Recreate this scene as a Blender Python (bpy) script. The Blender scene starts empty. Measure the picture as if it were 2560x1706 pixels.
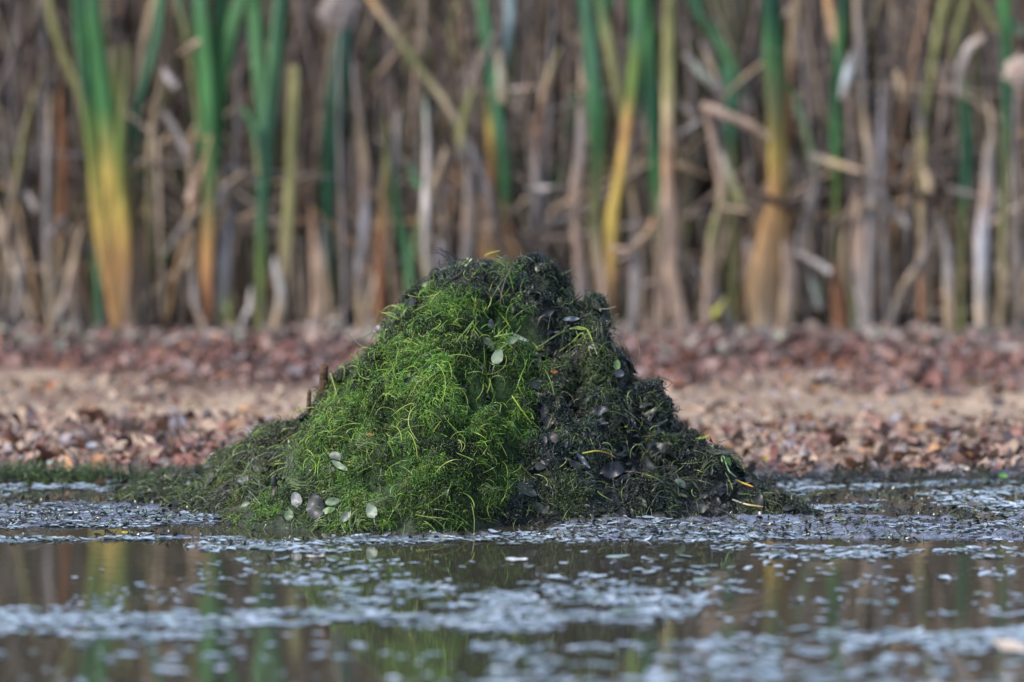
import bpy, math, random
import numpy as np
from mathutils import Vector

# ------------------------------------------------------------------ camera, sky, sun, exposure
scene = bpy.context.scene
C = scene.collection
CAM_Y, CAM_H, FPX = -20.0, 2.4, 17000.0          # camera place; focal length in photo pixels (2560 wide)
PITCH = math.atan(1563.0 / FPX)
cam_data = bpy.data.cameras.new('camera')
cam_data.sensor_width = 36.0
cam_data.lens = FPX / 2560.0 * 36.0
cam_data.clip_start = 0.5
cam_data.clip_end = 2000.0
cam_data.dof.use_dof = True
cam_data.dof.focus_distance = 20.25
cam_data.dof.aperture_fstop = 1.2
cam = bpy.data.objects.new('camera', cam_data)
C.objects.link(cam)
cam.location = (0, CAM_Y, CAM_H)
cam.rotation_euler = (math.pi / 2 - PITCH, 0, 0)
scene.camera = cam

SUN_EL, SUN_AZ = math.radians(48), math.radians(238)   # azimuth clockwise from +Y: behind the camera, to the left
world = bpy.data.worlds.new('World')
scene.world = world
world.use_nodes = True
wn = world.node_tree
sky = wn.nodes.new('ShaderNodeTexSky')
sky.sky_type = 'NISHITA'
sky.sun_disc = False
sky.sun_elevation = SUN_EL
sky.sun_rotation = SUN_AZ
sky.dust_density = 1.5
sky.ozone_density = 1.0
wn.links.new(sky.outputs[0], wn.nodes['Background'].inputs[0])
wn.nodes['Background'].inputs[1].default_value = 0.13
sun_data = bpy.data.lights.new('sun', 'SUN')
sun_data.energy = 1.8
sun_data.angle = math.radians(10)
sun_data.color = (1.0, 0.95, 0.87)
sun = bpy.data.objects.new('sun', sun_data)
C.objects.link(sun)
sd = Vector((math.sin(SUN_AZ) * math.cos(SUN_EL), math.cos(SUN_AZ) * math.cos(SUN_EL), math.sin(SUN_EL)))
sun.rotation_euler = (-sd).to_track_quat('-Z', 'Y').to_euler()
scene.view_settings.view_transform = 'Standard'
scene.view_settings.look = 'None'
scene.view_settings.exposure = 1.12
scene.view_settings.gamma = 1.0
scene.cycles.use_denoising = True
scene.cycles.max_bounces = 6

# ------------------------------------------------------------------ helpers
rng = np.random.default_rng(11)
random.seed(5)
SP, CP = math.sin(PITCH), math.cos(PITCH)


def at(px, py, Y):
    """photo pixel (2560 wide) -> the point on the upright plane at depth Y"""
    a = (np.asarray(px, float) - 1280) / FPX
    b = (853 - np.asarray(py, float)) / FPX
    s = (Y - CAM_Y) / (CP + b * SP)
    return np.stack(np.broadcast_arrays(a * s, CAM_Y + s * (CP + b * SP), CAM_H + s * (-SP + b * CP)), -1)


def on_level(px, py, z=0.0):
    """photo pixel -> the point on the level plane at height z"""
    a = (np.asarray(px, float) - 1280) / FPX
    b = (853 - np.asarray(py, float)) / FPX
    s = (z - CAM_H) / (-SP + b * CP)
    return np.stack(np.broadcast_arrays(a * s, CAM_Y + s * (CP + b * SP), np.zeros_like(s) + z), -1)


def to_px(P):
    d = np.asarray(P, float) - np.array([0, CAM_Y, CAM_H])
    f = d[..., 1] * CP - d[..., 2] * SP
    u = d[..., 1] * SP + d[..., 2] * CP
    return 1280 + FPX * d[..., 0] / f, 853 - FPX * u / f


def _hash(ix, iy, iz, seed):
    with np.errstate(over='ignore'):
        n = (ix.astype(np.int64) * 374761393 + iy.astype(np.int64) * 668265263
             + iz.astype(np.int64) * 2147483647 + np.int64(seed) * 1274126177)
        n = (n ^ (n >> 13)) * 1274126177
        n = n ^ (n >> 16)
    return (n & 0xffffff) / float(0xffffff)


def vnoise(x, y, z=0.0, seed=0):
    x, y, z = np.broadcast_arrays(np.asarray(x, float), np.asarray(y, float), np.asarray(z, float))
    ix, iy, iz = np.floor(x), np.floor(y), np.floor(z)
    fx, fy, fz = x - ix, y - iy, z - iz
    fx, fy, fz = fx * fx * (3 - 2 * fx), fy * fy * (3 - 2 * fy), fz * fz * (3 - 2 * fz)
    r = 0
    for dx in (0, 1):
        for dy in (0, 1):
            for dz in (0, 1):
                w = (fx if dx else 1 - fx) * (fy if dy else 1 - fy) * (fz if dz else 1 - fz)
                r = r + w * _hash(ix + dx, iy + dy, iz + dz, seed)
    return r * 2 - 1


def fbm(x, y, z=0.0, seed=0, octv=3):
    r, a, f = 0, 1.0, 1.0
    for k in range(octv):
        r = r + a * vnoise(np.asarray(x) * f, np.asarray(y) * f, np.asarray(z) * f, seed + k * 17)
        a *= 0.5
        f *= 2.03
    return r


def lumps(x, y, z, size, seed):
    """rounded heaps meeting in sharp creases: 1 on a heap's top, 0 in the crease"""
    P = np.stack(np.broadcast_arrays(x, y, z), -1) / size
    base = np.floor(P)
    f1 = np.full(P.shape[:-1], 9.0)
    for dx in (-1, 0, 1):
        for dy in (-1, 0, 1):
            for dz in (-1, 0, 1):
                c = base + [dx, dy, dz]
                o = np.stack([_hash(c[..., 0], c[..., 1], c[..., 2], seed + k) for k in range(3)], -1)
                f1 = np.minimum(f1, ((c + o - P) ** 2).sum(-1))
    return np.sqrt(np.clip(1 - f1 / 0.50, 0, 1))


def smooth(e0, e1, x):
    t = np.clip((x - e0) / (e1 - e0), 0, 1)
    return t * t * (3 - 2 * t)


def in_poly(px, py, poly):
    """signed distance to a polygon, positive inside"""
    px, py = np.asarray(px, float), np.asarray(py, float)
    P = np.array(poly, float)
    Q = np.roll(P, -1, 0)
    inside = np.zeros(px.shape, bool)
    dist = np.full(px.shape, 1e9)
    for (x0, y0), (x1, y1) in zip(P, Q):
        c = ((y0 > py) != (y1 > py)) & (px < (x1 - x0) * (py - y0) / (y1 - y0 + 1e-12) + x0)
        inside ^= c
        ex, ey = x1 - x0, y1 - y0
        t = np.clip(((px - x0) * ex + (py - y0) * ey) / (ex * ex + ey * ey + 1e-9), 0, 1)
        dist = np.minimum(dist, np.hypot(px - x0 - t * ex, py - y0 - t * ey))
    return np.where(inside, dist, -dist)


class MB:
    """collects faces (3 or 4 corners) with a colour per vertex; build() links ONE mesh object"""
    def __init__(self):
        self.v, self.f3, self.f4, self.c, self.n = [], [], [], [], 0

    def add(self, v, f, c):
        v = np.asarray(v, float).reshape(-1, 3)
        c = np.broadcast_to(np.asarray(c, float), (len(v), 3))
        f = np.asarray(f, np.int64)
        self.v.append(v)
        self.c.append(c)
        (self.f3 if f.shape[1] == 3 else self.f4).append(f + self.n)
        self.n += len(v)

    def strands(self, P, W, col, side, thick=0.35, sides=3):
        """P (S,N,3) centre lines, W (S,N) widths, col (S,N,3), side (S,N,3) or (S,3) the broad direction"""
        P, W, col = np.asarray(P, float), np.asarray(W, float), np.asarray(col, float)
        S, N, _ = P.shape
        T = np.gradient(P, axis=1)
        T /= np.linalg.norm(T, axis=2, keepdims=True) + 1e-9
        side = np.asarray(side, float)
        if side.ndim == 2:
            side = np.repeat(side[:, None], N, 1)
        side = side - T * (side * T).sum(2, keepdims=True)
        side /= np.linalg.norm(side, axis=2, keepdims=True) + 1e-9
        up = np.cross(T, side)
        h = W[..., None] * 0.5
        if sides == 3:
            ring = [P - side * h - up * h * thick, P + side * h - up * h * thick, P + up * h * thick]
        elif sides == 4:
            ring = [P - side * h, P - up * h * thick, P + side * h, P + up * h * thick]
        else:
            ring = [P + (side * math.cos(a) + up * math.sin(a) * thick) * h for a in np.arange(sides) * 2 * math.pi / sides]
        k = len(ring)
        V = np.stack(ring, 2)
        idx = np.arange(S * N * k).reshape(S, N, k)
        quads = []
        for j in range(k):
            j2 = (j + 1) % k
            quads.append(np.stack([idx[:, :-1, j], idx[:, :-1, j2], idx[:, 1:, j2], idx[:, 1:, j]], -1).reshape(-1, 4))
        self.add(V.reshape(-1, 3), np.concatenate(quads), np.repeat(col[:, :, None], k, 2).reshape(-1, 3))
        base = self.n - S * N * k
        caps = np.concatenate([idx[:, 0, ::-1], idx[:, -1]]) + base
        if k == 3:
            self.f3.append(caps)
        elif k == 4:
            self.f4.append(caps)

    def leaves(self, pos, rot, L, Wd, col, curl, cup, point=0.75, notch=0.0, wav=0.0, nu=7):
        """thin leaves: pos (S,3), rot (S,3,3) columns = length, width, normal"""
        S = len(pos)
        u = np.linspace(-1, 1, nu)
        prof = np.clip(1 - np.abs(u) ** 2.2, 0, 1) ** point * (1 - 0.18 * u)
        prof[0] = max(prof[0], 0.10)
        prof[-1] = max(prof[-1], 0.03)
        v = np.array([-1, -0.5, 0, 0.5, 1])
        U, Vv = np.meshgrid(u, v, indexing='ij')
        lx = U[None] * (L / 2)[:, None, None] * np.ones((S, 1, 1))
        if notch:
            lx = lx + (np.abs(Vv) < 0.2)[None] * (U < -0.99)[None] * (L * notch)[:, None, None]
        ly = Vv[None] * prof[None, :, None] * (Wd / 2)[:, None, None]
        lz = (curl * L)[:, None, None] * (U ** 2)[None] + (cup * Wd)[:, None, None] * (Vv ** 2)[None] * prof[None, :, None]
        if wav:
            lz = lz + wav * L[:, None, None] * np.sin(U[None] * 5 + rng.uniform(0, 6, (S, 1, 1))) * np.sign(Vv)[None] * np.abs(Vv)[None]
        loc = np.stack([lx, ly, lz], -1)
        P = pos[:, None, None] + np.einsum('sij,suvj->suvi', rot, loc)
        nv = 5
        idx = np.arange(S * nu * nv).reshape(S, nu, nv)
        q = np.stack([idx[:, :-1, :-1], idx[:, 1:, :-1], idx[:, 1:, 1:], idx[:, :-1, 1:]], -1).reshape(-1, 4)
        col = np.asarray(col, float)
        shade = 1 + 0.10 * (np.abs(Vv) < 0.1) - 0.06 * (np.abs(Vv) > 0.9)
        cc = col[:, None, None] * shade[None, ..., None]
        self.add(P.reshape(-1, 3), q, cc.reshape(-1, 3))

    def build(self, name, m, parent=None, smooth_=True):
        me = bpy.data.meshes.new(name)
        V = np.concatenate(self.v)
        f3 = np.concatenate(self.f3) if self.f3 else np.zeros((0, 3), np.int64)
        f4 = np.concatenate(self.f4) if self.f4 else np.zeros((0, 4), np.int64)
        loops = np.concatenate([f3.ravel(), f4.ravel()]).astype(np.int32)
        tot = np.concatenate([np.full(len(f3), 3), np.full(len(f4), 4)]).astype(np.int32)
        start = np.concatenate([[0], np.cumsum(tot)[:-1]]).astype(np.int32)
        me.vertices.add(len(V))
        me.vertices.foreach_set('co', V.astype(np.float32).ravel())
        me.loops.add(len(loops))
        me.loops.foreach_set('vertex_index', loops)
        me.polygons.add(len(tot))
        me.polygons.foreach_set('loop_start', start)
        me.polygons.foreach_set('loop_total', tot)
        if smooth_:
            me.polygons.foreach_set('use_smooth', np.ones(len(tot), bool))
        ca = me.color_attributes.new('Col', 'FLOAT_COLOR', 'POINT')
        col = np.ones((len(V), 4), np.float32)
        col[:, :3] = np.clip(np.concatenate(self.c), 0, 1)
        ca.data.foreach_set('color', col.ravel())
        me.update(calc_edges=True)
        me.validate()
        me.materials.append(m)
        o = bpy.data.objects.new(name, me)
        C.objects.link(o)
        if parent:
            o.parent = parent
            o.matrix_parent_inverse = parent.matrix_world.inverted()
        return o


def origin_to(o, p):
    """move a mesh object's origin to p without moving the mesh"""
    p = Vector([float(t) for t in p])
    n = len(o.data.vertices)
    co = np.empty(n * 3, np.float32)
    o.data.vertices.foreach_get('co', co)
    co = co.reshape(-1, 3) - np.array(p, np.float32)
    o.data.vertices.foreach_set('co', co.ravel())
    o.data.update()
    o.location = p


def empty(name, loc):
    o = bpy.data.objects.new(name, None)
    o.empty_display_size = 0.1
    o.location = [float(t) for t in loc]
    C.objects.link(o)
    bpy.context.view_layer.update()
    return o


def tag(o, label=None, cat=None, group=None, kind=None):
    if label: o['label'] = label
    if cat: o['category'] = cat
    if group: o['group'] = group
    if kind: o['kind'] = kind
    return o


def mat(name, rough=0.6, spec=0.5, noise=0.25, nscale=60.0, bump=0.0, stretch=None, bscale=200.0, trans=0.0, objvar=0.0, coat=0.0):
    m = bpy.data.materials.new(name)
    m.use_nodes = True
    nt = m.node_tree
    b = nt.nodes['Principled BSDF']
    a = nt.nodes.new('ShaderNodeAttribute')
    a.attribute_name = 'Col'
    tc = nt.nodes.new('ShaderNodeTexCoord')
    n = nt.nodes.new('ShaderNodeTexNoise')
    n.inputs['Scale'].default_value = nscale
    n.inputs['Detail'].default_value = 4
    if stretch:
        mp = nt.nodes.new('ShaderNodeMapping')
        mp.inputs['Scale'].default_value = stretch
        nt.links.new(tc.outputs['Object'], mp.inputs['Vector'])
        nt.links.new(mp.outputs[0], n.inputs['Vector'])
    else:
        nt.links.new(tc.outputs['Object'], n.inputs['Vector'])
    mr = nt.nodes.new('ShaderNodeMapRange')
    mr.inputs['From Min'].default_value = 0.3
    mr.inputs['From Max'].default_value = 0.7
    mr.inputs['To Min'].default_value = 1 - noise
    mr.inputs['To Max'].default_value = 1 + noise
    nt.links.new(n.outputs['Fac'], mr.inputs['Value'])
    mx = nt.nodes.new('ShaderNodeVectorMath')
    mx.operation = 'SCALE'
    nt.links.new(a.outputs['Color'], mx.inputs[0])
    fac = mr.outputs[0]
    if objvar:
        oi = nt.nodes.new('ShaderNodeObjectInfo')
        m2 = nt.nodes.new('ShaderNodeMapRange')
        m2.inputs['To Min'].default_value = 1 - objvar
        m2.inputs['To Max'].default_value = 1 + objvar
        nt.links.new(oi.outputs['Random'], m2.inputs['Value'])
        mu = nt.nodes.new('ShaderNodeMath')
        mu.operation = 'MULTIPLY'
        nt.links.new(fac, mu.inputs[0])
        nt.links.new(m2.outputs[0], mu.inputs[1])
        fac = mu.outputs[0]
    nt.links.new(fac, mx.inputs['Scale'])
    nt.links.new(mx.outputs[0], b.inputs['Base Color'])
    b.inputs['Roughness'].default_value = rough
    b.inputs['Specular IOR Level'].default_value = spec
    b.inputs['Coat Weight'].default_value = coat
    b.inputs['Coat Roughness'].default_value = 0.15
    if bump:
        n2 = nt.nodes.new('ShaderNodeTexNoise')
        n2.inputs['Scale'].default_value = bscale
        n2.inputs['Detail'].default_value = 5
        nt.links.new(tc.outputs['Object'], n2.inputs['Vector'])
        bp = nt.nodes.new('ShaderNodeBump')
        bp.inputs['Strength'].default_value = bump
        bp.inputs['Distance'].default_value = 0.01
        nt.links.new(n2.outputs['Fac'], bp.inputs['Height'])
        nt.links.new(bp.outputs[0], b.inputs['Normal'])
    if trans:
        tr = nt.nodes.new('ShaderNodeBsdfTranslucent')
        nt.links.new(mx.outputs[0], tr.inputs['Color'])
        ms = nt.nodes.new('ShaderNodeMixShader')
        ms.inputs[0].default_value = trans
        nt.links.new(b.outputs[0], ms.inputs[1])
        nt.links.new(tr.outputs[0], ms.inputs[2])
        nt.links.new(ms.outputs[0], nt.nodes['Material Output'].inputs['Surface'])
    return m


M_REED = mat('reed_leaf', rough=0.55, spec=0.4, noise=0.5, nscale=12.0, stretch=(10, 10, .6), trans=0.12)
M_DEAD = mat('dead_reed', rough=0.75, spec=0.25, noise=0.55, nscale=14.0, stretch=(7, 7, .9), objvar=0.35)
M_LITTER = mat('leaf_litter', rough=0.55, spec=0.4, noise=0.25, nscale=40.0)
M_WEED = mat('wet_weed', rough=0.24, spec=0.65, noise=0.25, nscale=90.0)
M_MUCK = mat('wet_muck', rough=0.7, spec=0.25, noise=0.5, nscale=45.0, bump=0.8, bscale=110.0)
M_LEAF = mat('pond_leaf', rough=0.45, spec=0.5, noise=0.22, nscale=70.0)
M_FLOAT = mat('floating_scum', rough=0.3, spec=0.6, noise=0.2, nscale=60.0, coat=0.7)
M_FLUFF = mat('seed_fluff', rough=0.9, spec=0.1, noise=0.15, nscale=80.0)


# ------------------------------------------------------------------ the ground and the water
def mud_mask(x, y):
    """1 where wet mud stands about level with the water"""
    px, py = to_px(np.stack(np.broadcast_arrays(x, y, 0.0), -1))
    px, py = px / 1.088, py / 1.088
    wob = 10 * fbm(np.asarray(x) * 3.0, np.asarray(y) * 2.0, 0, 31)
    right = smooth(1130, 1330, px) * smooth(1246, 1236, py + wob * 0.6) * smooth(1150, 1200, py + wob)
    right2 = smooth(1720, 1900, px) * smooth(1200, 1180, py) * smooth(1105, 1125, py) * 0.52
    left = smooth(620, 480, px) * smooth(1213, 1205, py + wob * 0.5) * smooth(1125, 1165, py + wob) * 0.95
    line = smooth(560, 500, px) * np.exp(-((py + wob * 0.3 - 1240 + px * 0.012) / 6.5) ** 2) * 0.75
    lip = smooth(340, 560, px) * smooth(1330, 1180, px) * np.exp(-((py + wob * 0.3 - 1252 + (px - 400) * 0.028) / 9) ** 2) * 0.9
    return np.maximum.reduce([right, right2, left, line, lip])


def shore(x):
    return 1.36 + 0.08 * fbm(np.asarray(x) * 1.2, 3.3, 0, 5) + 0.05 * np.tanh(np.asarray(x))


def ground_z(x, y, fine=True):
    x, y = np.broadcast_arrays(np.asarray(x, float), np.asarray(y, float))
    t = y - shore(x)
    bank = np.where(t > 0, 0.015 * smooth(0, 0.08, t) + 0.0215 * np.minimum(t, 4.2) + 0.006 * np.maximum(t - 4.2, 0), np.maximum(t * 0.10, -0.16))
    drift = 0.014 * np.exp(-((t - 2.9 - 0.15 * fbm(x * 1.5, 0.3, 0, 9)) / 0.75) ** 2) * (1 + 0.5 * fbm(x * 2, y * 2, 0, 3))
    z = bank + drift
    near = smooth(-1.2, -0.3, y) * smooth(0.1, -0.1, t)
    m = mud_mask(x, y)
    lump = 0.012 * fbm(x * 5, y * 16, 0, 77, 2) + (0.009 * fbm(x * 22, y * 40, 0, 78, 3) if fine else 0)
    mud = -0.033 + 0.036 * m + lump * (0.35 + 0.65 * m)
    z = np.where(t < 0.1, z * (1 - near) + np.maximum(mud, z) * near, z)
    return z + (0.006 * fbm(x * 9, y * 9, 0, 21) * smooth(-0.05, 0.2, t) if fine else 0)


def axis(lo, hi, step, far, grow=1.35):
    c = list(np.arange(lo, hi + step / 2, step))
    d = step
    while c[-1] < far:
        d *= grow
        c.append(c[-1] + d)
    d = step
    while c[0] > -far:
        d *= grow
        c.insert(0, c[0] - d)
    return np.array(c)


gx, gy = axis(-1.9, 1.9, 0.016, 400), axis(-0.45, 5.2, 0.016, 400)
X, Y = np.meshgrid(gx, gy, indexing='ij')
Z = ground_z(X, Y)
Z = np.where(Y < -0.6, np.minimum(Z, -0.05), Z)
tt = Y - shore(X)
wet = smooth(0.25, 0.0, tt)[..., None]
n1 = fbm(X * 2.5, Y * 2.5, 0, 41)[..., None]
sand = np.array([.40, .30, .22]) * (1 + 0.18 * n1)
brown = np.array([.17, .11, .09]) * (1 + 0.3 * n1)
bandm = np.maximum(smooth(1.9, 2.6, tt + 0.5 * fbm(X * 1.3, Y * 1.3, 0, 6)), .75 * smooth(1.1, .5, tt + 0.5 * fbm(X * 1.6, Y * 1.3, 0, 8)))[..., None]
dry = sand * (1 - bandm) + brown * bandm
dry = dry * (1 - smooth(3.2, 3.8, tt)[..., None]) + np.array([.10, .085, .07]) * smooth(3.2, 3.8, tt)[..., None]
mudc = np.array([.14, .145, .185]) * (1 + 0.3 * n1)  # bluish: the sky's sheen on wet mud is put into the colour
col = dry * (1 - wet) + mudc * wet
mb = MB()
nx, ny = X.shape
idx = np.arange(nx * ny).reshape(nx, ny)
q = np.stack([idx[:-1, :-1], idx[1:, :-1], idx[1:, 1:], idx[:-1, 1:]], -1).reshape(-1, 4)
mb.add(np.stack([X, Y, Z], -1).reshape(-1, 3), q, col.reshape(-1, 3))
M_GROUND = mat('mud_and_sand', rough=0.42, spec=0.5, noise=0.22, nscale=55.0, bump=0.7, bscale=90.0)
wetq = (tt.ravel()[q].max(1) < 0.10) & (np.abs(X.ravel()[q].mean(1)) < 6) & (Y.ravel()[q].min(1) > -0.8)
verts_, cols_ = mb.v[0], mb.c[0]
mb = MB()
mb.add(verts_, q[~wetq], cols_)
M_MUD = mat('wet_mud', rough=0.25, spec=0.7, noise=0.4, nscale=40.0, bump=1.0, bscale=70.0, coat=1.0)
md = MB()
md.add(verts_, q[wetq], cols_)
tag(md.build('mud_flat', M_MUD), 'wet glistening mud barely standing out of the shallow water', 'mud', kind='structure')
tag(mb.build('ground', M_GROUND), 'muddy sandy shore between the pond and the reeds', 'ground', kind='structure')

mb = MB()
wx, wy = axis(-4, 4, 0.5, 300), axis(-10, 1.5, 0.5, 300)
wy = wy[wy < 2.2]
X, Y = np.meshgrid(wx, wy, indexing='ij')
nx, ny = X.shape
idx = np.arange(nx * ny).reshape(nx, ny)
q = np.stack([idx[:-1, :-1], idx[1:, :-1], idx[1:, 1:], idx[:-1, 1:]], -1).reshape(-1, 4)
mb.add(np.stack([X, Y, X * 0], -1).reshape(-1, 3), q, (.035, .030, .022))
mw = bpy.data.materials.new('pond_water')
mw.use_nodes = True
nt = mw.node_tree
b = nt.nodes['Principled BSDF']
b.inputs['Base Color'].default_value = (.045, .041, .030, 1)
b.inputs['Roughness'].default_value = 0.03
b.inputs['IOR'].default_value = 2.0
tc = nt.nodes.new('ShaderNodeTexCoord')
nz = nt.nodes.new('ShaderNodeTexNoise')
nz.inputs['Scale'].default_value = 9.0
nz.inputs['Detail'].default_value = 3
bp = nt.nodes.new('ShaderNodeBump')
bp.inputs['Strength'].default_value = 0.12
bp.inputs['Distance'].default_value = 0.004
nt.links.new(tc.outputs['Object'], nz.inputs['Vector'])
nt.links.new(nz.outputs['Fac'], bp.inputs['Height'])
nt.links.new(bp.outputs[0], b.inputs['Normal'])
tag(mb.build('water', mw), 'still dark pond water mirroring the reeds', 'water', kind='structure')


# ------------------------------------------------------------------ the lodge
K = 1.088                                           # traced on a 2353 px wide view of the photo
SIL = [(60, 1175), (200, 1160), (250, 1128), (275, 1098), (380, 1082), (450, 1072), (520, 1022), (575, 1000), (592, 972), (650, 956), (700, 905), (745, 880),
       (800, 835), (850, 800), (890, 745), (930, 690), (980, 656), (1020, 636), (1065, 606), (1100, 592), (1130, 606), (1150, 590),
       (1200, 590), (1250, 597), (1275, 622), (1298, 640), (1304, 690), (1322, 732), (1342, 716), (1366, 694), (1384, 724),
       (1400, 760), (1420, 790), (1440, 824), (1470, 860), (1508, 872), (1515, 902), (1545, 940), (1580, 975), (1620, 1000),
       (1650, 1022), (1690, 1062), (1720, 1100), (1760, 1130), (1800, 1146), (1850, 1168), (1900, 1182)]
RIDGE_X = [60, 300, 560, 800, 1000, 1200, 1400, 1600, 1900]
RIDGE_Y = [.78, .86, .84, .74, .70, .70, .68, .58, .36]
sx = np.array([s[0] for s in SIL]) * K
sy = np.array([s[1] for s in SIL]) * K
ry = np.interp(sx / K, RIDGE_X, RIDGE_Y)
sp = at(sx, sy, ry)
SX, SYC = sp[:, 0], ry
SZ = np.maximum(sp[:, 2] + 0.006 * smooth(-.35, -.2, SX) - 0.004 - 0.022 * smooth(-.28, -.42, SX), 0.004)
fpx = np.array([60, 300, 430, 560, 700, 1000, 1200, 1400, 1700, 1900]) * K
fpy = np.array([1163, 1168, 1182, 1216, 1224, 1226, 1206, 1200, 1188, 1184]) * K
fp = on_level(fpx, fpy)
GREEN = [(985, 692), (1050, 684), (1110, 694), (1160, 718), (1200, 742), (1210, 780), (1195, 810), (1225, 850), (1215, 900), (1190, 930),
         (1215, 990), (1190, 1050), (1170, 1120), (1160, 1180), (1100, 1235), (900, 1245), (700, 1245), (545, 1235), (640, 1120), (690, 1040),
         (740, 960), (800, 900), (860, 845), (905, 775), (945, 722)]


def lodge_base(x, y):
    h = np.interp(x, SX, SZ, left=-0.05, right=-0.05)
    yc = np.interp(x, SX, SYC)
    yf = np.interp(x, fp[:, 0], fp[:, 1])
    wf = np.maximum(yc - yf, 0.1)
    wb = 0.30 + 0.75 * np.maximum(h, 0)
    t = np.where(y < yc, (yc - y) / wf, (y - yc) / wb)
    prof = np.where(t < 1, 1 - np.clip(t, 0, 1) ** 1.12, -(t - 1) * 1.3)
    return np.where(prof > 0, np.maximum(h, 0.0) * prof, prof * 0.12) - 0.012


def green_sd(x, y, z):
    px, py = to_px(np.stack([x, y, z], -1))
    return in_poly(px / K + 9 * fbm(x * 9, z * 9, 0, 51) + 20 * fbm(x * 5, z * 5, 0, 53, 2), py / K + 9 * fbm(x * 6, z * 6, 4.2, 52), GREEN)


def lodge_form(x, y):
    """the mound without its heaps"""
    x, y = np.broadcast_arrays(np.asarray(x, float), np.asarray(y, float))
    z = lodge_base(x, y)
    px, py = to_px(np.stack([x, y, z], -1))
    sd = in_poly(px / K, py / K, GREEN)
    front = smooth(0.95, 0.7, y)
    z = z + 0.075 * smooth(-15, 60, sd) * front * smooth(-0.01, 0.12, z)
    # dark hollow right of the green lobe
    z = z - 0.085 * np.exp(-(((px / K - 1265) / 75) ** 2 + ((py / K - 945) / 75) ** 2)) * front
    z = z - 0.05 * np.exp(-(((px / K - 1150) / 60) ** 2 + ((py / K - 1090) / 40) ** 2)) * front
    return z


def heap(x, y, z):
    wx, wz = x + .035 * fbm(x * 11, y * 11, z * 11, 4, 2), z + .02 * fbm(x * 11, y * 11, z * 11, 14, 2)
    return lumps(wx, y, wz * 1.35, .16, 66), lumps(wx, y + .02 * fbm(x * 20, y * 20, z * 20, 3, 2), wz * 1.2, .070, 67)


def lodge_z(x, y):
    x, y = np.broadcast_arrays(np.asarray(x, float), np.asarray(y, float))
    z0 = lodge_form(x, y)
    h1, h2 = heap(x, y, z0)
    calm = 1 - .45 * np.maximum(smooth(.30, .5, x), smooth(-.35, -.55, x))      # flatter heaps on the two shoulders
    return z0 + calm * smooth(-0.02, 0.07, z0) * (0.014 * fbm(x * 7, y * 7, z0 * 7, 61, 2) + (.045 + .085 * smooth(.05, .35, z0)) * (h1 - .64) + (.030 + .022 * smooth(.05, .35, z0)) * (h2 - .62) + .007 * fbm(x * 40, y * 40, z0 * 40, 68, 2))


def lodge_normal(x, y, e=0.012):
    dx = (lodge_z(x + e, y) - lodge_z(x - e, y)) / (2 * e)
    dy = (lodge_z(x, y + e) - lodge_z(x, y - e)) / (2 * e)
    n = np.stack([-dx, -dy, np.ones_like(dx)], -1)
    return n / np.linalg.norm(n, axis=-1, keepdims=True)


def zone(x, y, z):
    """green, olive (left arm), dark: weights of weed kinds"""
    px, py = to_px(np.stack([x, y, z], -1))
    px, py = px / K, py / K
    g = smooth(-38, 16, green_sd(x, y, z)) * smooth(1.0, 0.8, y)
    g = np.maximum(g, np.exp(-(((px - 1158) / 24) ** 2 + ((py - 612) / 26) ** 2)) * 1.1 * (y < 0.9))
    g = np.clip(g, 0, 1)
    left = smooth(1010, 900, px - (py - 700) * 0.2) * (1 - g)
    return g, left, 1 - g - left


lodge = empty('muskrat_lodge', (0.0, 0.7, 0.0))
tag(lodge, 'tall mound of heaped green and black water weed standing in the shallow pond', 'lodge')
lx, ly = np.arange(-1.45, 1.15, 0.011), np.arange(-0.12, 1.75, 0.011)
X, Y = np.meshgrid(lx, ly, indexing='ij')
Z = lodge_z(X, Y)
g, le, da = zone(X, Y, Z)
low = smooth(0.16, 0.02, Z)[..., None]
col = g[..., None] * np.array([.022, .050, .012]) + le[..., None] * np.array([.040, .045, .020]) + da[..., None] * np.array([.012, .014, .014])
col = col * (1 - 0.5 * low) + np.array([.05, .048, .047]) * low * 0.5
mb = MB()
nx, ny = X.shape
idx = np.arange(nx * ny).reshape(nx, ny)
q = np.stack([idx[:-1, :-1], idx[1:, :-1], idx[1:, 1:], idx[:-1, 1:]], -1).reshape(-1, 4)
keep = Z.ravel()[q].max(1) > -0.06
mb.add(np.stack([X, Y, Z], -1).reshape(-1, 3), q[keep], col.reshape(-1, 3))
mb.build('muck_core', M_MUCK, lodge)


def sample_lodge(n, ymax=1.5):
    """points spread over the lodge surface by true area"""
    out = []
    while sum(len(o) for o in out) < n:
        x = rng.uniform(-1.42, 1.12, n * 2)
        y = rng.uniform(-0.1, ymax, n * 2)
        z = lodge_z(x, y)
        nn = lodge_normal(x, y)
        ok = (z > 0.004) & (rng.uniform(0, 3.2, n * 2) < 1 / nn[:, 2])
        ok &= (y < 0.95) | (rng.uniform(0, 1, n * 2) < 0.4)
        out.append(np.concatenate([np.stack([x, y, z], -1), nn], 1)[ok])
    o = np.concatenate(out)[:n]
    return o[:, :3], o[:, 3:]


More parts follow.
